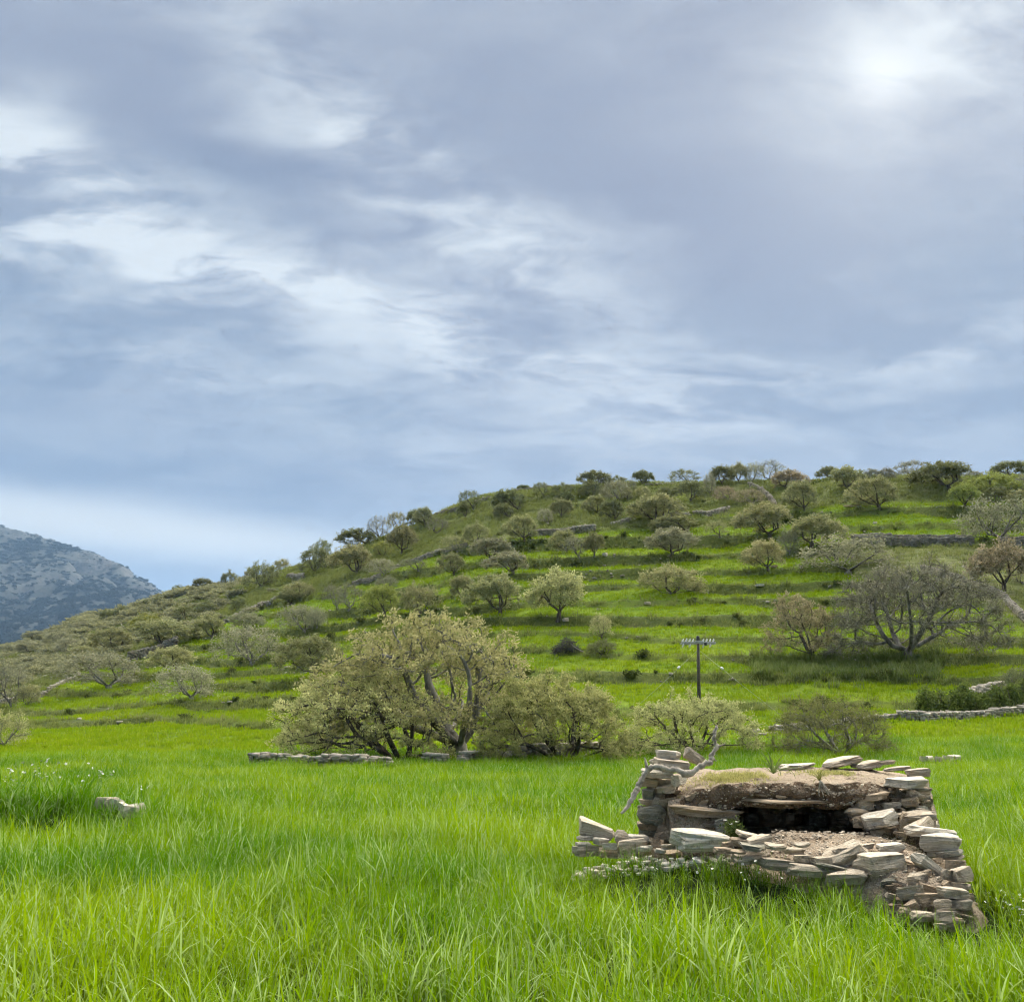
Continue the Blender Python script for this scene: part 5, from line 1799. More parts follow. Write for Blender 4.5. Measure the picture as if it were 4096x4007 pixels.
def build_grass():
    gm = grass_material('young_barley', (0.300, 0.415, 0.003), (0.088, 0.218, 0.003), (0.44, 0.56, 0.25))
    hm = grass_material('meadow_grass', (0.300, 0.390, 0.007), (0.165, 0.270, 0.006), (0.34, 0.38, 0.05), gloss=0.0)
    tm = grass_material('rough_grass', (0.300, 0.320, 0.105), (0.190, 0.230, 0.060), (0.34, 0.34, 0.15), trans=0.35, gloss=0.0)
    near = [clump('blades', 50 + i, 30, 0.13, 0.28, 0.54, 0.0047, 5, 2.3, gm) for i in range(6)]
    near += [clump('blades', 60 + i, 12, 0.11, 0.34, 0.60, 0.0078, 6, 3.0, gm, pale=0.20) for i in range(3)]
    mid = [clump('blades', 70 + i, 22, 0.22, 0.26, 0.50, 0.0075, 3, 1.7, gm) for i in range(5)]
    r = np.random.default_rng(3)

    def field(y0, y1, dens, half=0.60, pad=1.5):
        n = int((y1 - y0) * dens * (half * (y0 + y1) + 2 * pad))
        y = np.sqrt(r.uniform(y0 * y0, y1 * y1, n))
        x = r.uniform(-1, 1, n) * (half * y + pad)
        ok = ~in_poly(x, y, RUIN_POLY)
        return x[ok], y[ok]

    def tinted(x, y):
        t = 0.58 + 1.1 * fbm(x / 3.0, y / 1.9, 31, 3) + 0.4 * pn(x / 11, y / 7, 33)
        t = t + 0.34 * np.exp(-((y - 5.2) / 1.8) ** 2) - 0.30 * np.exp(-((y - 10.3) / 1.3) ** 2) * (x < 3)
        t = t - 0.5 * np.exp(-(((x + 7.4) / 2.6) ** 2 + ((y - 15.4) / 1.2) ** 2))
        return np.clip(t, 0, 1)

    def heights(x, y):
        h = 1.0 + 0.5 * fbm(x / 2.0, y / 1.7, 35, 3)
        h = h + 0.35 * np.exp(-(((x + 7.4) / 2.2) ** 2 + ((y - 15.6) / 1.0) ** 2))
        h = h * (1 - 0.33 * np.exp(-(((x - 2.2) / 1.5) ** 2 + ((y - 8.75) / 0.85) ** 2) ** 2))
        h = h * (1 - 0.45 * np.exp(-(((x - 1.0) / 0.9) ** 2 + ((y - 9.7) / 0.4) ** 2)))
        h = h * (1 - 0.62 * np.exp(-(((x - 3.45) / 0.62) ** 2 + ((y - 7.85) / 0.62) ** 2) ** 2))
        return np.clip(h, 0.30, 1.5)
    x, y = field(2.6, 15.5, 39)
    n = len(x)
    idx = np.where(r.uniform(size=n) < 0.18 + 0.25 * (fbm(x / 2, y / 2, 37, 2) > 0.12) + 0.34 * np.exp(-((y - 7.2) / 1.5) ** 2) * (x < 1.6) * (fbm(x / 1.6, y / 1.2, 38, 2) > -0.15), r.integers(6, 9, n), r.integers(0, 6, n))
    P = np.stack([x, y, land(x, y)], 1)
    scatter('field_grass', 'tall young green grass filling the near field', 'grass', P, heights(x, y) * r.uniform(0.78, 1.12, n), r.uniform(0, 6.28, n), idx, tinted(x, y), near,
            tilt=r.normal(0, 0.09, (n, 2)))
    x, y = field(15.2, 50, 12, 0.62, 2)
    n = len(x)
    P = np.stack([x, y, land(x, y)], 1)
    sc = heights(x, y) * r.uniform(0.8, 1.15, n)
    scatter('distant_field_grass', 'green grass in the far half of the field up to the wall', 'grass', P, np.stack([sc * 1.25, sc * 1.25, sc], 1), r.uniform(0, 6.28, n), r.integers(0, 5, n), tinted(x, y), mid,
            tilt=r.normal(0, 0.08, (n, 2)))
    # terraces
    hill = [clump('tuft', 80 + i, 16, 0.42, 0.18, 0.34, 0.022, 2, 1.2, hm) for i in range(4)]
    rough = [clump('tuft', 90 + i, 20, 0.34, 0.22, 0.50, 0.020, 3, 1.9, tm) for i in range(4)]
    n = 52000
    y = np.sqrt(r.uniform(46 ** 2, 175 ** 2, n))
    keep = r.uniform(size=n) < np.clip((75 / y) ** 1.3, 0, 1)
    y = y[keep]
    x = r.uniform(-0.6, 0.6, len(y)) * y
    z, lush, riser, dry = land(x, y, True)
    g = (lush > 0.5) & (riser < 0.35) & (dry < 0.4)
    sc = r.uniform(0.7, 1.25, g.sum()) * (0.8 + y[g] / 220)
    tint = np.clip(0.55 + 0.7 * fbm(x[g] / 12, y[g] / 8, 51, 3), 0, 1)
    scatter('terrace_grass', 'bright green grass on the flat terraces of the hillside', 'grass', np.stack([x, y, z], 1)[g], sc, r.uniform(0, 6.28, g.sum()), r.integers(0, 4, g.sum()), tint, hill)
    n = 80000
    y = np.sqrt(r.uniform(50 ** 2, 235 ** 2, n))
    x = r.uniform(-0.6, 0.6, n) * y
    z, lush, riser, dry = land(x, y, True)
    g = ((riser > 0.3) | (lush < 0.5) | ((dry > 0.4) & (r.uniform(size=n) < 0.5)))
    g &= (fbm(x / 5, y / 5, 57, 2) > -0.35)
    sc = r.uniform(0.7, 1.5, g.sum()) * (0.8 + y[g] / 260)
    tint = np.clip(0.45 + 0.5 * dry[g] + 0.7 * fbm(x[g] / 9, y[g] / 7, 53, 3), 0, 1)
    scatter('bank_grass', 'rough olive grass on the terrace banks and the upper slope', 'grass', np.stack([x, y, z], 1)[g], sc, r.uniform(0, 6.28, g.sum()), r.integers(0, 4, g.sum()), tint, rough)


build_grass()


# ------------------------------------------------------------------ low scrub in masses (nobody could count it)
def shrub_ball(name, seed, n, leaf, mat, color_tone=0.0, flat=0.6):
    r = np.random.default_rng(seed)
    lob = np.concatenate([r.normal(0, 0.28, (7, 2)), r.uniform(0.1, flat, (7, 1))], 1)
    c = lob[r.integers(0, 7, n)] + r.normal(0, 0.17, (n, 3)) * (1, 1, 0.7)
    c = c[c[:, 2] > 0.0]
    V, F, t = leaves(c, 4, leaf, r, 0.03, 0.5, 0.6)
    me = mesh_np(name, V, F)
    vattr(me, 'tone', t)
    vattr(me, 'along', np.ones(len(t)))
    me.materials.append(mat)
    return bpy.data.objects.new(name, me)


def scrub_material(name, a, b):
    m, k = new_mat(name)
    tone = k.n('ShaderNodeAttribute', dict(attribute_name='tone')).outputs['Fac']
    tint = k.n('ShaderNodeAttribute', dict(attribute_name='tint', attribute_type='INSTANCER')).outputs['Fac']
    c = k.mix(tint, a, b)
    c = k.mix(1.0, c, k.mix(tone, (0.6, 0.62, 0.55), (1.35, 1.3, 1.25)), 'MULTIPLY')
    d, t = k.n('ShaderNodeBsdfDiffuse', Color=c), k.n('ShaderNodeBsdfTranslucent', Color=c)
    k.n('ShaderNodeOutputMaterial', Surface=k.n('ShaderNodeMixShader', _0=0.3, _1=d, _2=t))
    return m


def build_scrub():
    sm = scrub_material('scrub_leaves', (0.290, 0.300, 0.185), (0.380, 0.385, 0.215))
    kinds = [shrub_ball('scrub', 400 + i, 170, 0.16, sm) for i in range(4)]
    r = np.random.default_rng(9)
    # grey scrub on the far left slope
    n = 9000
    y = np.sqrt(r.uniform(95 ** 2, 330 ** 2, n))
    x = r.uniform(-0.66, -0.02, n) * y
    z, lush, riser, dry = land(x, y, True)
    t = x / y
    dens = (1 - lush) * sstep(-t, 0.20, 0.34) * (0.25 + 0.75 * sstep(fbm(x / 22, y / 22, 61, 3), -0.25, 0.25)) * np.clip((y / 200) ** 1.2, 0.25, 1)
    g = r.uniform(size=n) < dens * 0.62
    sc = r.uniform(1.0, 2.6, g.sum())
    scatter('hillside_scrub', 'grey green scrub covering the left end of the hill', 'scrub', np.stack([x, y, z], 1)[g], np.stack([sc * 1.25, sc * 1.25, sc * 0.8], 1), r.uniform(0, 6.28, g.sum()),
            r.integers(0, 4, g.sum()), np.clip(0.45 + fbm(x[g] / 25, y[g] / 25, 63, 2), 0, 1), kinds)
    # low bushes along the terrace banks and on the open slope
    bm = scrub_material('bank_leaves', (0.085, 0.110, 0.030), (0.150, 0.165, 0.055))
    kinds = [shrub_ball('bank', 420 + i, 110, 0.20, bm, flat=0.45) for i in range(4)]
    n = 30000
    y = np.sqrt(r.uniform(48 ** 2, 225 ** 2, n))
    x = r.uniform(-0.6, 0.6, n) * y
    z, lush, riser, dry = land(x, y, True)
    pat = sstep(fbm(x / 7, y / 5, 65, 2), -0.1, 0.35)
    dens = np.where(riser > 0.35, 0.03 + 0.30 * pat, 0.0) + (1 - lush) * 0.05 * pat
    g = r.uniform(size=n) < dens
    sc = r.uniform(0.25, 0.6, g.sum()) * r.choice([1, 1, 1.8], g.sum())
    scatter('bank_bushes', 'low dark scrub growing along the terrace banks', 'scrub', np.stack([x, y, z - 0.05], 1)[g], sc, r.uniform(0, 6.28, g.sum()), r.integers(0, 4, g.sum()),
            np.clip(0.4 + fbm(x[g] / 12, y[g] / 12, 67, 2), 0, 1), kinds)
    # maquis and woods on the far mountain
    mm = scrub_material('mountain_leaves', (0.022, 0.029, 0.018), (0.034, 0.040, 0.025))
    kinds = [shrub_ball('maquis', 440 + i, 70, 0.30, mm) for i in range(3)]
    n = 15000
    y = r.uniform(640, 1560, n) * MS
    x = r.uniform(-0.86, -0.28, n) * y
    z, rock = mountain_full(x, y)
    g = r.uniform(size=n) < np.clip((1 - rock) * 0.6 + 0.36, 0, 1) * (0.65 + 0.35 * sstep(fbm(x / 220, y / 220, 71, 3), -0.3, 0.2))
    g &= z > -50
    sc = r.uniform(2.6, 6.5, g.sum()) * (1 - 0.5 * rock[g]) * MS
    scatter('mountain_woods', 'dark low woods covering the far mountain side', 'woods', np.stack([x, y, z - 0.5], 1)[g], np.stack([sc * 1.3, sc * 1.3, sc * 0.8], 1), r.uniform(0, 6.28, g.sum()),
            r.integers(0, 3, g.sum()), np.clip(0.5 + fbm(x[g] / 60, y[g] / 60, 73, 2), 0, 1), kinds)


build_scrub()


# ------------------------------------------------------------------ utility pole with guy wires
def plain(name, c, rough=0.8, nscale=8.0, dark=0.6, metal=0.0):
    m, k = new_mat(name)
    pos = k.n('ShaderNodeTexCoord').outputs['Object']
    n = k.noise(pos, nscale, 4, 0.65)
    cc = k.mix(k.ramp(n, 0.35, 0.68), tuple(v * dark for v in c), tuple(min(1, v * 1.15) for v in c))
    p = k.n('ShaderNodeBsdfPrincipled', Base__Color=cc, Roughness=rough, Metallic=metal, Normal=k.n('ShaderNodeBump', Strength=0.5, Distance=0.01, Height=n))
    k.n('ShaderNodeOutputMaterial', Surface=p)
    return m


def tube_mesh(name, pts, rads, ns=8):
    P = np.array(pts, float)
    rad = np.array(rads, float) * np.ones(len(P))
    par = np.arange(-1, len(P) - 1)
    tg = np.gradient(P, axis=0)
    tg /= np.linalg.norm(tg, axis=1)[:, None] + 1e-9
    ref = np.array((0.35, 0.9, 0.2))
    u = np.cross(tg, ref)
    u /= np.linalg.norm(u, axis=1)[:, None]
    w = np.cross(tg, u)
    a = np.linspace(0, 2 * np.pi, ns, endpoint=False)
    V = (P[:, None] + rad[:, None, None] * (u[:, None] * np.cos(a)[None, :, None] + w[:, None] * np.sin(a)[None, :, None])).reshape(-1, 3)
    m = len(P)
    i = np.arange(m - 1)[:, None] * ns
    j = np.arange(ns)[None]
    j2 = (j + 1) % ns
    F = np.stack([i + j, i + j2, i + ns + j2, i + ns + j], -1).reshape(-1, 4)
    b = len(V)
    V = np.concatenate([V, P[:1], P[-1:]])
    T3 = np.array([(b, (q + 1) % ns, q) for q in range(ns)] + [(b + 1, (m - 1) * ns + q, (m - 1) * ns + (q + 1) % ns) for q in range(ns)])
    return mesh_np(name, V, [F, T3], smooth=True)


def box_mesh(name, sx, sy, sz):
    bm = bmesh.new()
    bmesh.ops.create_cube(bm, size=1)
    for v in bm.verts:
        v.co = (v.co.x * sx, v.co.y * sy, v.co.z * sz)
    bmesh.ops.bevel(bm, geom=bm.edges[:], offset=min(sx, sy, sz) * 0.12, segments=1, affect='EDGES')
    me = bpy.data.meshes.new(name)
    bm.to_mesh(me)
    bm.free()
    return me


def build_pole():
    wood = plain('weathered_wood', (0.12, 0.095, 0.07), 0.9, 14.0)
    white = plain('porcelain', (0.78, 0.77, 0.74), 0.35, 6.0, 0.9)
    steel = plain('galvanised_steel', (0.42, 0.42, 0.40), 0.5, 9.0, 0.75, 0.6)
    black = plain('black_fitting', (0.03, 0.03, 0.03), 0.6)
    p = hit(2800, 2832)
    s = p.y / FPX
    H = (slope(2552) - (p.z - EYE) / p.y) * p.y
    root = empty('utility_pole', tuple(p))
    tag(root, 'dark wooden utility pole with white insulators and two guy wires', 'utility pole')
    mobj('post', tube_mesh('post', [(-0.05, 0, -0.3), (0, 0, H * 0.5), (0.06, 0, H - 0.15)], [0.125, 0.11, 0.095], 12), wood, root)
    mobj('cap', tube_mesh('cap', [(0.06, 0, H - 0.18), (0.06, 0, H + 0.1), (0.06, 0, H + 0.16)], [0.12, 0.115, 0.07], 10), black, root)
    ins = tube_mesh('insulator', [(0, 0, -0.10), (0, 0, -0.03), (0, 0, 0.0), (0, 0, 0.05), (0, 0, 0.09), (0, 0, 0.13)], [0.014, 0.014, 0.042, 0.048, 0.032, 0.024], 8)
    ins.materials.append(white)
    arm = box_mesh('crossarm', 2.3, 0.10, 0.11)
    arm.materials.append(steel)
    for dy, dz, tilt in ((-0.17, -0.30, 0.06), (0.17, -0.36, -0.05)):
        a = mobj('crossarm', arm, None, root, (0.06, dy, H + dz))
        a.rotation_euler = (0, 0, tilt)
        for q in range(10):
            x = -1.02 + q * 0.2267
            if abs(x) < 0.12:
                continue
            for up in (1, -1):
                if up < 0 and q % 2:
                    continue
                o = bpy.data.objects.new('insulator', ins)
                o.location = (x, 0, 0.13 * up)
                if up < 0:
                    o.rotation_euler = (math.pi, 0, 0)
                link(o, a)
    mobj('junction_box', box_mesh('junction_box', 0.16, 0.14, 0.20), black, root, (0.50, -0.20, H - 0.40))
    mobj('bracket', box_mesh('bracket', 0.5, 0.06, 0.07), steel, root, (0.06, -0.24, H - 0.22))
    wire = plain('guy_wire_steel', (0.40, 0.42, 0.30), 0.5)
    for sx, gx, gy, f in ((-1, 2470, 2896, 0.24), (1, 3165, 2892, 0.26)):
        g = hit(gx, gy) - p
        a = Vector((0.05 + 0.12 * sx, -0.02, H - 0.85))
        w = mobj('guy_wire', tube_mesh('guy_wire', [a, (a + g) / 2 - Vector((0, 0, 0.05)), g], [0.008] * 3, 5), wire, root)
        c = a + (g - a) * f
        i = mobj('insulator', tube_mesh('guy_insulator', [(0, 0, -0.12), (0, 0, -0.08), (0, 0, 0.08), (0, 0, 0.12)], [0.03, 0.075, 0.075, 0.03], 8), white, w, tuple(c))
        i.rotation_euler = (g - a).to_track_quat('Z', 'Y').to_euler()


build_pole()


# ------------------------------------------------------------------ dead wood
DEAD = plain('dead_wood', (0.46, 0.40, 0.32), 0.92, 16.0, 0.5)
DEADG = plain('grey_dead_wood', (0.27, 0.25, 0.225), 0.95, 10.0, 0.5)


def smooth_path(pts, n=6):
    P = np.array(pts, float)
    out = []
    for i in range(len(P) - 1):
        p0, p1, p2, p3 = P[max(i - 1, 0)], P[i], P[i + 1], P[min(i + 2, len(P) - 1)]
        for t in np.arange(n) / n:
            out.append(0.5 * (2 * p1 + (p2 - p0) * t + (2 * p0 - 5 * p1 + 4 * p2 - p3) * t * t + (3 * p1 - p0 - 3 * p2 + p3) * t ** 3))
    out.append(P[-1])
    return np.array(out)


def build_branch():
    r = np.random.default_rng(4)
    pix = [(2866, 2905, 10.55), (2854, 2950, 10.55), (2866, 2988, 10.55), (2843, 3021, 10.55), (2846, 3044, 10.53), (2801, 3064, 10.5), (2758, 3094, 10.48), (2711, 3083, 10.50), (2654, 3071, 10.56),
           (2606, 3068, 10.62), (2577, 3100, 10.62), (2554, 3140, 10.60), (2539, 3172, 10.58), (2514, 3219, 10.55), (2481, 3256, 10.52)]
    P = np.array([at(a, b, Y) for a, b, Y in pix])
    P = smooth_path(P, 6)
    P = P + r.normal(0, 0.005, P.shape)
    n = len(P)
    f = np.linspace(0, 1, n)
    rad = np.interp(f, [0, 0.25, 0.45, 0.62, 0.85, 0.95, 1], [0.014, 0.026, 0.032, 0.028, 0.030, 0.022, 0.005]) * (1 + 0.22 * r.normal(0, 1, n).clip(-1, 1))
    base = P[n // 2].copy()
    root = empty('dead_branch', tuple(base))
    tag(root, 'long crooked dead branch lying over the top of the left stone pier', 'branch')
    mobj('stem', tube_mesh('stem', P - base, rad, 8), DEAD, root)
    for q, d, l in ((12, (0.10, -0.02, 0.05), 0.9), (20, (0.06, -0.03, -0.05), 0.8), (57, (-0.02, 0.0, 0.13), 1.0), (66, (-0.05, -0.02, -0.04), 0.8)):
        q = min(q, n - 1)
        a = P[q] - base
        mobj('twig', tube_mesh('twig', [a, a + np.array(d) * 0.5 * l + r.normal(0, .006, 3), a + np.array(d) * l], [rad[q] * 0.6, rad[q] * 0.4, 0.004], 6), DEAD, root)
    # stick against the right oak
    a, b = at(2305, 3066, 42.3), at(2348, 3014, 42.3)
    o = mobj('stick', tube_mesh('stick', [(0, 0, 0), tuple((b - a) * 0.5 + Vector((0, 0, 0.02))), tuple(b - a)], [0.055, 0.05, 0.045], 7), DEAD, None, tuple(a))
    tag(o, 'pale straight stick leaning on the trunk of the domed pale oak', 'stick')


build_branch()


def sticks_heap(name, label, cat, px0, px1, py, top, Y, n, rad, seed, mat, fine=0, log=False):
    r = np.random.default_rng(seed)
    a, b = at(px0, py, Y), at(px1, py, Y)
    cx = (a.x + b.x) / 2
    W = (b.x - a.x)
    g = land1(cx, Y)
    H = at(px0, top, Y).z - g
    V, F, T3, o = [], [], [], 0
    root = empty(name, (cx, Y, g))
    tag(root, label, cat)
    for i in range(n):
        L = W * r.uniform(0.35, 0.75)
        ang = r.uniform(0, 6.28)
        q = r.uniform(-0.33, 0.33) * W
        hz = max(0.05, H * (1 - (2 * abs(q) / W) ** 1.3) * r.uniform(0.15, 1.0))
        d = np.array((math.cos(ang), math.sin(ang) * 0.6, r.uniform(-0.45, 0.45))) * L / 2
        c = np.array((q, r.uniform(-0.3, 0.3) * W * 0.5, hz * 0.8))
        bend = r.normal(0, 0.12, 3) * L
        pts = smooth_path([c - d, c - d * 0.3 + bend * 0.7, c + d * 0.4 + bend, c + d], 3)
        pts[:, 2] = np.maximum(pts[:, 2], 0.03)
        me = tube_mesh('x', pts, np.linspace(rad, rad * 0.35, len(pts)) * r.uniform(0.6, 1.2), 5)
        v = np.empty(len(me.vertices) * 3, np.float32)
        me.vertices.foreach_get('co', v)
        v = v.reshape(-1, 3)
        F += [np.array(p.vertices) + o for p in me.polygons if len(p.vertices) == 4]
        T3 += [np.array(p.vertices) + o for p in me.polygons if len(p.vertices) == 3]
        V.append(v)
        o += len(v)
        bpy.data.meshes.remove(me)
    me = mesh_np('sticks', np.concatenate(V), [np.array(F), np.array(T3)], smooth=True)
    s = mobj('sticks', me, mat, root)
    tag(s, kind='stuff')
    if fine:
        q = r.uniform(-0.48, 0.48, fine) * W
        ht = H * (1 - (2 * np.abs(q) / W)) ** 0.8 * r.uniform(0.0, 1.0, fine)
        base = np.stack([q, r.uniform(-0.35, 0.35, fine) * W, ht * 0.9], 1)
        d = r.normal(0, 1, (fine, 3)) + (0, 0, 0.5)
        tv, tq, tt, _ = twig_cones(base, d, r.uniform(0.2, 0.55, fine) * W * 0.4, np.full(fine, rad * 0.35), r)
        t = mobj('twigs', mesh_np('twigs', tv, [tq, tt]), mat, root)
        tag(t, kind='stuff')
    if log:
        mobj('log', tube_mesh('log', smooth_path([(W * 0.12, -W * 0.5, H * 0.48), (W * 0.3, -W * 0.45, H * 0.25), (W * 0.58, -W * 0.4, 0.06)], 4), np.linspace(0.03, 0.05, 9), 6), DEADG, root)


sticks_heap('brushwood_heap', 'heap of grey cut branches at the end of the low field wall', 'brushwood', 1395, 1535, 3084, 3030, 42.0, 90, 0.035, 31, DEADG)
sticks_heap('twig_heap', 'dark cone of piled twigs on the terrace left of the slender young tree', 'brushwood', 2212, 2322, 2616, 2540, hit(2266, 2616).y, 60, 0.03, 32, plain('dark_twigs', (0.075, 0.068, 0.064), 0.95), fine=1500, log=True)


# ------------------------------------------------------------------ hedge, weeds, small plants
def hedge(label, pts, w, h, n, leafsize, colr, seed, name='hedge', per=6):
    r = np.random.default_rng(seed)
    P = [np.array(hit(a, b)) for a, b in pts]
    base = P[0].copy()
    C = []
    for a, b in zip(P[:-1], P[1:]):
        for i in range(n):
            f = r.uniform()
            c = a + (b - a) * f
            hh = h * max(0.42, 0.66 + 0.6 * pn(np.array([c[0] * 0.55]), np.array([c[1] * 0.55]), seed)[0] + 0.5 * pn(np.array([c[0] * 1.9]), np.array([c[1] * 1.9]), seed)[0] + 0.15 * r.uniform())
            ang = r.uniform(0, math.pi)
            q = r.uniform(0.55, 1.0)
            x, y = c[0] + math.cos(ang) * w * 0.12 * r.normal(), c[1] - math.cos(ang) * w * q
            C.append((x, y, land1(x, y) + max(0.03, math.sin(ang) * hh * q)))
    C = np.array(C) - base
    V, F, t = leaves(C, per, leafsize, r, 0.07, 0.5, 0.62)
    root = empty(name, tuple(base))
    tag(root, label, 'hedge')
    me = mesh_np('foliage', V, F)
    vattr(me, 'tone', t)
    o = mobj('foliage', me, LEAF, root)
    o.color = (*colr, 1)
    # a few woody stems
    st = C[r.integers(0, len(C), 60)]
    d = np.stack([r.normal(0, .3, 60), r.normal(0, .3, 60), np.ones(60)], 1)
    b0 = st.copy()
    b0[:, 2] = np.array([land1(x + base[0], y + base[1]) for x, y in st[:, :2]]) - base[2] - 0.05
    tv, tq, tt, _ = twig_cones(b0, st - b0 + d * 0.2, np.full(60, h * 0.9), np.full(60, 0.02), r)
    o = mobj('stems', mesh_np('stems', tv, [tq, tt]), BARK, root)
    o.color = (*BARK_COL['dark'], 1)


hedge('dark green bramble hedge spilling over the stone wall at the right', [(3690, 2862), (3780, 2858), (3880, 2850), (3980, 2838), (4090, 2818), (4250, 2800)], 0.9, 1.75, 800, 0.17, (0.155, 0.225, 0.055), 3)


def scatter_weeds():
    r = np.random.default_rng(21)
    wm = grass_material('tall_weeds', (0.240, 0.280, 0.090), (0.140, 0.200, 0.045), (0.32, 0.33, 0.16), trans=0.35, gloss=0.0)
    kinds = [clump('weed', 95 + i, 26, 0.45, 0.45, 0.95, 0.030, 3, 1.3, wm) for i in range(3)]
    P = []
    while len(P) < 420:
        px, py = r.uniform(3020, 3760), r.normal(2668, 30)
        if 2590 < py < 2760:
            P.append(tuple(hit(px, py)))
    n = len(P)
    scatter('tall_weeds', 'tall pale weeds in the shade below the big leafless oak', 'weeds', np.array(P), r.uniform(0.7, 1.25, n), r.uniform(0, 6.28, n), r.integers(0, 3, n), r.uniform(0, 1, n), kinds)





def strap_plant(name, label, base, n, L, w, seed, colr, root_hang=False):
    r = np.random.default_rng(seed)
    rt = empty(name, tuple(base))
    tag(rt, label, 'plant')
    for i in range(n):
        a = i * 2.399 + r.uniform(-0.3, 0.3)
        l = L * r.uniform(0.65, 1.15)
        el = r.uniform(0.35, 1.35)
        segs = 7
        x = z = 0.0
        rows = []
        for s in range(segs + 1):
            f = s / segs
            e = el - f * f * r.uniform(1.2, 1.7)
            if s:
                x += math.cos(e) * l / segs
                z += math.sin(e) * l / segs
            ww = w * (0.9 - 0.85 * f ** 2.5)
            rows.append((x, z, ww))
        V = []
        for x_, z_, ww in rows:
            V += [(x_, -ww, z_ + ww * 0.35), (x_, 0, z_), (x_, ww, z_ + ww * 0.35)]
        V = np.array(V) @ rot_z(a).T
        F = np.array([(3 * s + q, 3 * s + q + 1, 3 * s + q + 4, 3 * s + q + 3) for s in range(segs) for q in (0, 1)])
        me = mesh_np('leaf', V, F, smooth=True)
        vattr(me, 'tone', np.full(len(V), r.uniform(0.3, 0.8)))
        o = mobj('leaf', me, LEAF, rt)
        o.color = (*colr, 1)
    if root_hang:
        for i in range(5):
            d = np.array((r.uniform(-0.05, 0.08), -0.05 - 0.03 * r.uniform(), -r.uniform(0.08, 0.2)))
            mobj('root', tube_mesh('root', smooth_path([(0, -0.02, 0), d * 0.5 + r.normal(0, 0.012, 3), d], 4), np.linspace(0.010, 0.003, 9), 5), DEAD, rt)
    return rt


strap_plant('asphodel', 'green strap leaved plant standing up on the ruin roof', at(3093, 3090, 10.75) - Vector((0, 0, 0.01)), 17, 0.40, 0.011, 1, (0.13, 0.19, 0.055))
strap_plant('asphodel', 'flat strap leaved plant with bare roots hanging from the roof edge', at(3278, 3122, 10.40), 13, 0.20, 0.009, 2, (0.20, 0.21, 0.065), True)


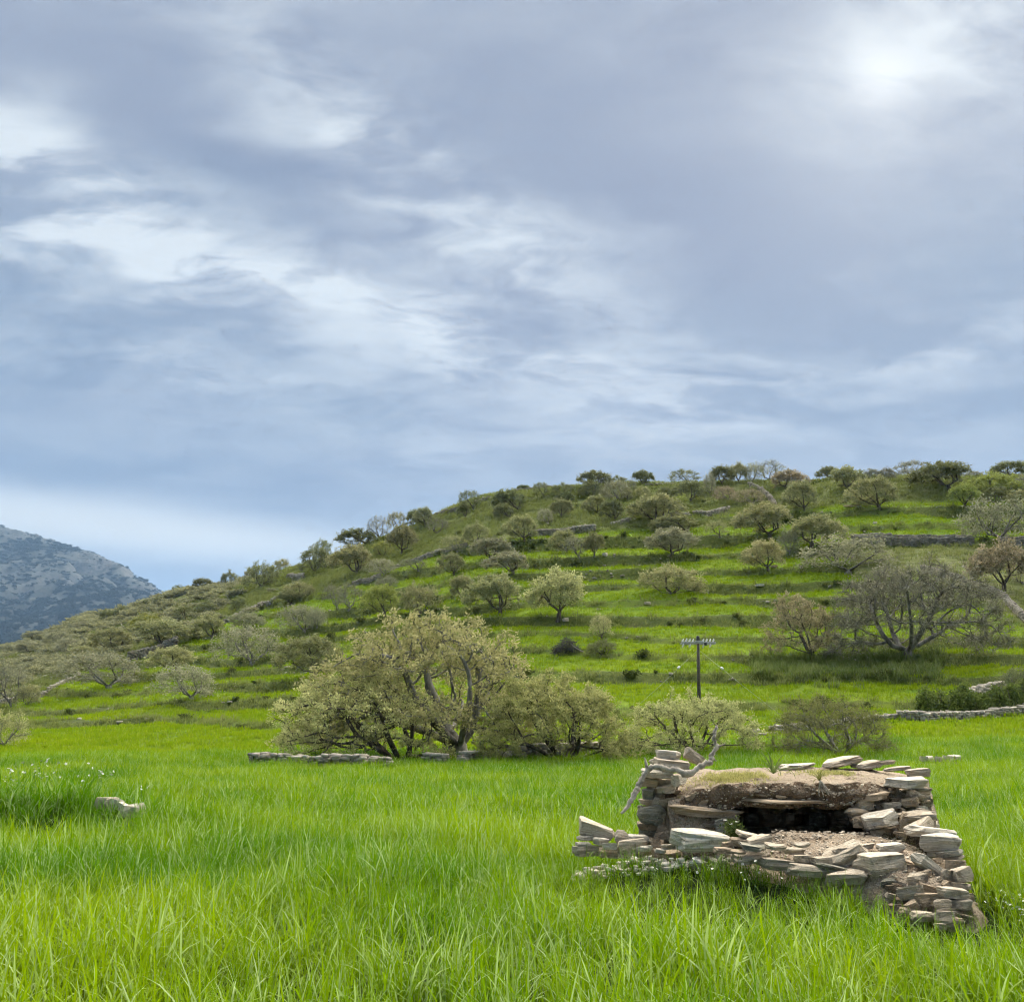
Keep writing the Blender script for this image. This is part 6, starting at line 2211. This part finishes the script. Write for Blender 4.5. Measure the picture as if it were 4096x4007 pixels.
def build_daisies():
    wm = plain('white_petals', (0.80, 0.80, 0.76), 0.7, 20.0, 0.92)
    ym = plain('yellow_centre', (0.62, 0.42, 0.04), 0.8)
    sm = LEAF
    r = np.random.default_rng(8)

    def flower(name, stem, size, nf, spread):
        V, F, Tn, mi = [], [], [], []
        b = 0
        for q in range(nf):
            c = np.array((r.normal(0, spread), r.normal(0, spread), stem * r.uniform(0.75, 1.1)))
            nrm = rot_x(r.normal(0, 0.5)) @ rot_y(r.normal(0, 0.5))
            for i in range(7):
                a = i * 2 * np.pi / 7
                d = np.array((math.cos(a), math.sin(a), 0))
                s = np.array((-math.sin(a), math.cos(a), 0))
                pet = np.array([d * 0.2, d * 0.7 + s * 0.3, d * 1.0, d * 0.7 - s * 0.3]) * size
                V.append(pet @ nrm.T + c)
                F.append(np.arange(4) + b)
                mi.append(0)
                b += 4
            hexa = np.array([(math.cos(t) * 0.3, math.sin(t) * 0.3, 0.08) for t in (0.785, 2.356, 3.927, 5.498)]) * size
            V.append(hexa @ nrm.T + c)
            F.append(np.arange(4) + b)
            mi.append(1)
            b += 4
            st = np.array([(-0.003, 0, -0.02), (0.003, 0, -0.02), (c[0] + 0.002, c[1], c[2]), (c[0] - 0.002, c[1], c[2])])
            V.append(st)
            F.append(np.arange(4) + b)
            mi.append(2)
            b += 4
        me = mesh_np(name, np.concatenate(V), np.array(F))
        vattr(me, 'tone', np.full(b, 0.6))
        for m in (wm, ym, GREENSTEM):
            me.materials.append(m)
        me.polygons.foreach_set('material_index', np.array(mi, np.int32))
        return bpy.data.objects.new(name, me)
    kinds = [flower('daisy', 0.62, 0.019, 5, 0.12) for _ in range(3)]
    n = 22
    x, y = r.normal(-7.7, 0.8, n), r.normal(16.3, 0.6, n)
    scatter('mound_daisies', 'white daisies blooming on top of the grassy mound at the left', 'flowers', np.stack([x, y, land(x, y)], 1), r.uniform(0.8, 1.25, n), r.uniform(0, 6, n), r.integers(0, 3, n), r.uniform(0, 1, n), kinds)
    kinds = [flower('daisy', 0.22, 0.011, 4, 0.09) for _ in range(3)]
    n = 8
    x = r.uniform(1.15, 2.35, n)
    y = 9.75 - 0.42 * (x - 1.1) + r.normal(-0.12, 0.12, n)
    scatter('ruin_daisies', 'small white flowers in the grass below the white slab of the ruin', 'flowers', np.stack([x, y, land(x, y)], 1), r.uniform(0.8, 1.3, n), r.uniform(0, 6, n), r.integers(0, 3, n), r.uniform(0, 1, n), kinds)
    n = 40
    x, y = r.normal(4.35, 0.22, n), r.normal(8.5, 0.3, n)
    scatter('side_daisies', 'tiny white flowers in the grass beside the right corner of the ruin', 'flowers', np.stack([x, y, land(x, y)], 1), r.uniform(0.7, 1.1, n), r.uniform(0, 6, n), r.integers(0, 3, n), r.uniform(0, 1, n), kinds_copy(kinds))
    # leafy plant at the opening
    base = at(2935, 3352, 10.0)
    rt = empty('flowering_plant', tuple(base))
    tag(rt, 'small leafy plant with white flowers at the left of the dark opening', 'plant')
    c = np.stack([r.normal(0, 0.042, 130), r.normal(0, 0.04, 130), r.uniform(0.0, 0.16, 130)], 1)
    V, F, t = leaves(c, 4, 0.035, r, 0.012, 0.6, 0.4)
    me = mesh_np('foliage', V, F)
    vattr(me, 'tone', t)
    o = mobj('foliage', me, LEAF, rt)
    o.color = (0.12, 0.17, 0.05, 1)
    f = flower('flower', 0.03, 0.02, 1, 0.0)
    for q in range(4):
        o = bpy.data.objects.new('flower', f.data)
        o.location = (r.normal(0, 0.05), -0.04 + r.normal(0, 0.03), r.uniform(0.10, 0.16))
        link(o, rt)


def kinds_copy(ks):
    return [bpy.data.objects.new('daisy', k.data) for k in ks]


GREENSTEM = plain('green_stem', (0.10, 0.20, 0.03), 0.9)


scatter_weeds()
build_daisies()


# ------------------------------------------------------------------ the air
def build_haze():
    x0, x1, y0, y1, z0, z1 = -9500, 9500, -9500, 9500, -70, 1150
    V = [(x, y, z) for z in (z0, z1) for y in (y0, y1) for x in (x0, x1)]
    F = [(0, 2, 3, 1), (4, 5, 7, 6), (0, 1, 5, 4), (2, 6, 7, 3), (0, 4, 6, 2), (1, 3, 7, 5)]
    m, k = new_mat('air')
    v = k.n('ShaderNodeVolumePrincipled', Color=(0.38, 0.63, 1.0), Density=0.000085)
    v.inputs['Anisotropy'].default_value = 0.0
    k.n('ShaderNodeOutputMaterial', Volume=v)
    tag(mobj('haze', mesh_np('haze', V, np.array(F)), m), 'thin blue haze hanging in the valley air', 'haze', kind='stuff')


build_haze()
